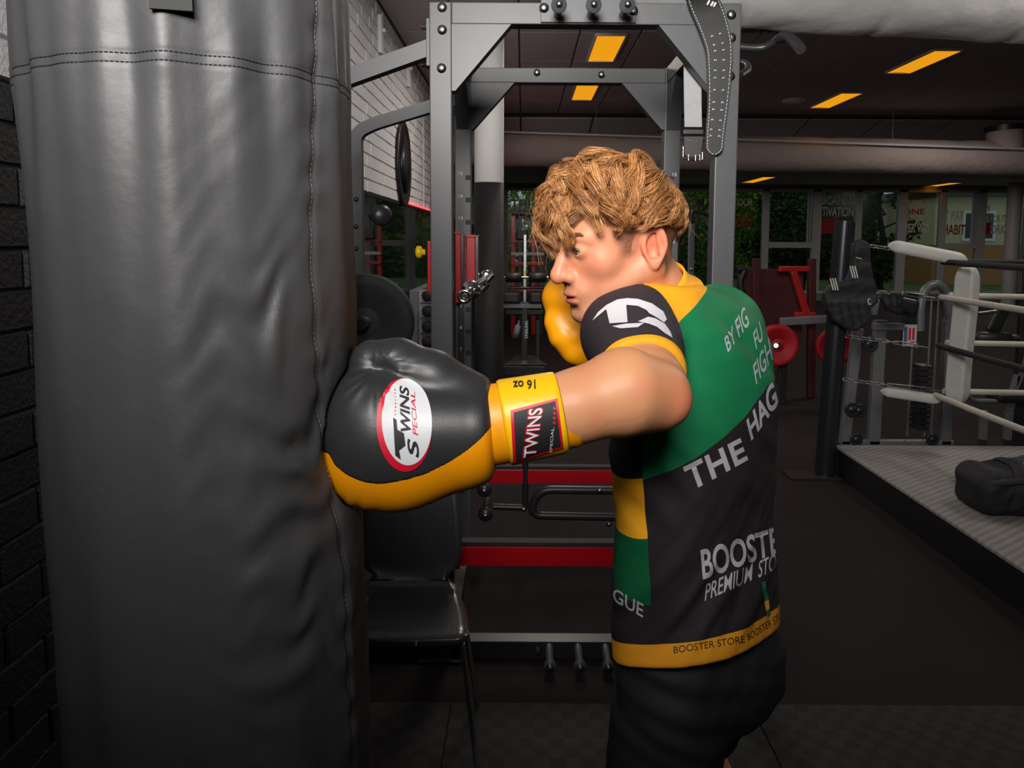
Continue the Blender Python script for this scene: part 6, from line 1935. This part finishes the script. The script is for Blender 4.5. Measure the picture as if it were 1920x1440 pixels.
MB().tube(smooth_curve([P(1382, 505, ry), P(1396, 505, ry), P(1388, 530, ry), P(1396, 570, ry), P(1404, 640, ry)], 5), .035, 10).build('arm_pad', M['pad_black'], rm)
MB().tube([P(1455, 648, ry - .35), P(1458, 648, ry + .1)], .022, 10).build('plate_horn', M['bolt'], rm)
q = ext((1470, 610), (1466, 700), ry); MB().beam(q[0], q[1], .08, .08, up=(0, 1, 0), bev=.008).build('upright', M['steel_dark'], rm)
M['plate_red'] = mat('red_rubber_plate', srgb(176, 10, 26), .6)
weight_plate('weight_plate', P(1459, 648, ry - .25), (0, 1, 0), .195, .06, M['plate_red'], 'red weight plate loaded on the red machine', hub=M['bolt'])
pr = P(1532, 650, ry + .1)
weight_plate('weight_plate', P(1566, 650, ry + .05), (.2, 1, 0), .18, .05, M['plate_red'], 'red weight plate half hidden behind the ring post', hub=M['bolt'])

# tall pole machine just right of the boxer's neck, behind the rack
py_ = 8.2
pm_ = thing('pull_machine', 'slim grey cable tower behind the right rack upright', 'gym machine', (P(1298, 600, py_).x, py_, 0))
q = ext((1297, 420), (1294, 560), py_); MB().beam(q[0], q[1], .06, .06, up=(0, 1, 0), bev=.006).build('tower', M['grey_frame'], pm_)
MB().tube(smooth_curve([P(1296, 440, py_), P(1297, 402, py_), P(1304, 396, py_), P(1330, 404, py_)], 6), .02, 10).build('arm', M['steel_dark'], pm_)
MB().box((P(1272, 0, py_).x, py_ + .1, 0), (P(1290, 0, py_).x, py_ + .2, PZ(450, py_)), .01).build('red_panel', M['red_dark'], pm_)
for py in (505, 520): 
    p = P(1296, py, py_ - .05); MB().sphere(p, .016, 12, 8).build('knob', M['bolt'], pm_)

# roller bench seen between column and face
by_ = 8.7
bn = thing('roller_bench', 'black leg-curl bench with roller pads and lettered post behind glove', 'bench', (P(986, 690, by_).x, by_, 0))
zf = 0.0
def bx0(px0, px1, py0, py1, Y, d, name, mtl, bev=.008): return MB().box((P(px0, 0, Y).x, Y, PZ(py1, Y)), (P(px1, 0, Y).x, Y + d, PZ(py0, Y)), bev).build(name, M[mtl], bn)
MB().box((P(946, 0, by_).x, by_ - .1, 0.0), (P(1028, 0, by_).x, by_ + .3, PZ(684, by_)), .008).build('base', M['steel_dark'], bn)
MB().prism([P(948, 684, by_ - .1), P(1026, 684, by_ - .1), P(1000, 668, by_ + .1), P(968, 668, by_ + .1)], (0, .06, 0)).build('base_plate', M['bolt'], bn)
post_ = bx0(981, 993, 572, 690, by_, .08, 'post', 'steel_dark')
bx0(945, 1020, 570, 578, by_ - .02, .3, 'seat_frame', 'grey_frame', .004)
bx0(943, 978, 548, 570, by_ - .05, .35, 'seat_pad', 'pad_black', .03); bx0(996, 1022, 548, 570, by_ - .05, .35, 'seat_pad', 'pad_black', .03)
bx0(948, 1025, 580, 592, by_ + .1, .2, 'lower_pad', 'pad_black', .02)
for (a, b) in ((948, 978), (991, 1025)):
    A_, B_ = P(a, 520, by_), P(b, 520, by_); L_ = (B_ - A_).length
    MB().lathe([(0, 0), (0, .045), (.01, .058), (L_ - .01, .058), (L_, .045), (L_, 0)], A_, (B_ - A_), 20).build('roller_pad', M['pad_black'], bn)
MB().cyl(P(945, 520, by_), P(1028, 520, by_), .012, 10).build('axle', M['bolt'], bn)
bx0(984, 990, 440, 566, by_ + .05, .05, 'upper_post', 'bolt', .004)
bx0(984, 989, 507, 516, by_ + .03, .05, 'adjust_pin', 'yellow_knob', .004)
MB().cyl(P(950, 540, by_), P(1022, 539, by_), .016, 10).build('axle', M['steel_dark'], bn)
flat_text('post_lettering', 'STERLING', P(987, 618, by_ - .003), (0, 0, 1), (-1, 0, 0), .20, .036, M['white_print'], bn, .02)
for px in (1009,): bx0(px, px + 8, 600, 680, by_ + .2, .05, 'rear_leg', 'steel_dark')
bt = thing('spray_bottle', 'small grey bottle standing behind the lettered bench post', 'bottle', P(968, 630, by_ + .5)); 
MB().lathe([(0, .0), (0, .035), (.10, .035), (.13, .012), (.17, .012), (.17, 0)], P(968, 627, by_ + .22), (.2, 0, 1), 16).build('bottle', M['placard'], bt)
MB().box((P(962, 0, by_ + .2).x, by_ + .17, PZ(634, by_ + .2)), (P(976, 0, by_ + .2).x, by_ + .27, PZ(628, by_ + .2)), .01).build('holder', M['black_plastic'], bt)

# far rig with red uprights and bars behind the bench
fy_ = 12.5
rg = thing('training_rig', 'black and red training rig far behind the boxer face', 'gym rig', (P(990, 560, fy_).x, fy_, 0))
for px, mt_ in ((962, 'red_dim'), (975, 'steel_dark'), (1000, 'red_dim'), (1014, 'steel_dark')):
    q = ext((px, 405), (px, 520), fy_); MB().beam(q[0], q[1], .07, .07, up=(0, 1, 0), bev=.006).build('upright', M[mt_], rg)
MB().beam(P(946, 396, fy_), P(1080, 410, fy_), .04, .04, bev=.004).build('top_bar', M['steel_dark'], rg)
for py, mt_ in ((452, 'red_dim'), (476, 'placard'), (494, 'red_dim'), (545, 'red_dim')):
    MB().beam(P(958, py, fy_ - .06), P(1020, py, fy_ - .06), .05, .05, bev=.004).build('cross_bar', M[mt_], rg)
bxm = MB().box((P(970, 0, fy_).x, fy_ - .2, PZ(450, fy_)), (P(992, 0, fy_).x, fy_ - .1, PZ(432, fy_)), .02).build('console', M['black_plastic'], rg)

# dumbbell rack against the mirror
dy_ = 7.4
dr = thing('dumbbell_rack', 'grey dumbbell rack side panel beside the left rack upright', 'dumbbell rack', (P(790, 0, dy_).x, dy_, 0))
x0_, x1_ = P(768, 600, dy_).x, P(784, 600, dy_).x
MB().box((x0_, dy_, 0), (x1_, dy_ + 1.2, PZ(546, dy_)), .006).build('end_post', M['grey_frame'], dr)
M['board'] = mat('pale_board', (.42, .42, .43), .6)
MB().box((x1_, dy_ + .05, 0), (P(850, 600, dy_).x, dy_ + .09, PZ(546, dy_)), .004).build('panel', M['board'], dr)
for k in range(5):
    py = 556 + k * 29
    db = thing('dumbbell', '%s black dumbbell on the rack beside the left upright' % ['topmost', 'second highest', 'third highest', 'fourth highest', 'lowest'][k], 'dumbbell', P(803, py, dy_), 'dumbbells on the pale rack')
    a = P(797, py, dy_ - .28)
    MB().lathe([(0, 0), (0, .045), (.012, .055), (.05, .055), (.06, .045), (.06, .016)], a, (.55, .8, .1), 8).build('head', M['rubber'], db)
    b_ = a + Vector((.55, .8, .1)).normalized() * .06
    MB().cyl(b_, b_ + Vector((.55, .8, .1)).normalized() * .12, .016, 10).build('grip', M['chrome'], db)
    MB().lathe([(.12, .016), (.12, .045), (.13, .055), (.17, .055), (.18, .045), (.18, 0)], b_, (.55, .8, .1), 8).build('head', M['rubber'], db)
    MB().beam(a + Vector((-.05, .12, -.066)), a + Vector((.22, .12, -.066)), .24, .008, bev=.002).build('rack_tray', M['steel_dark'], dr)
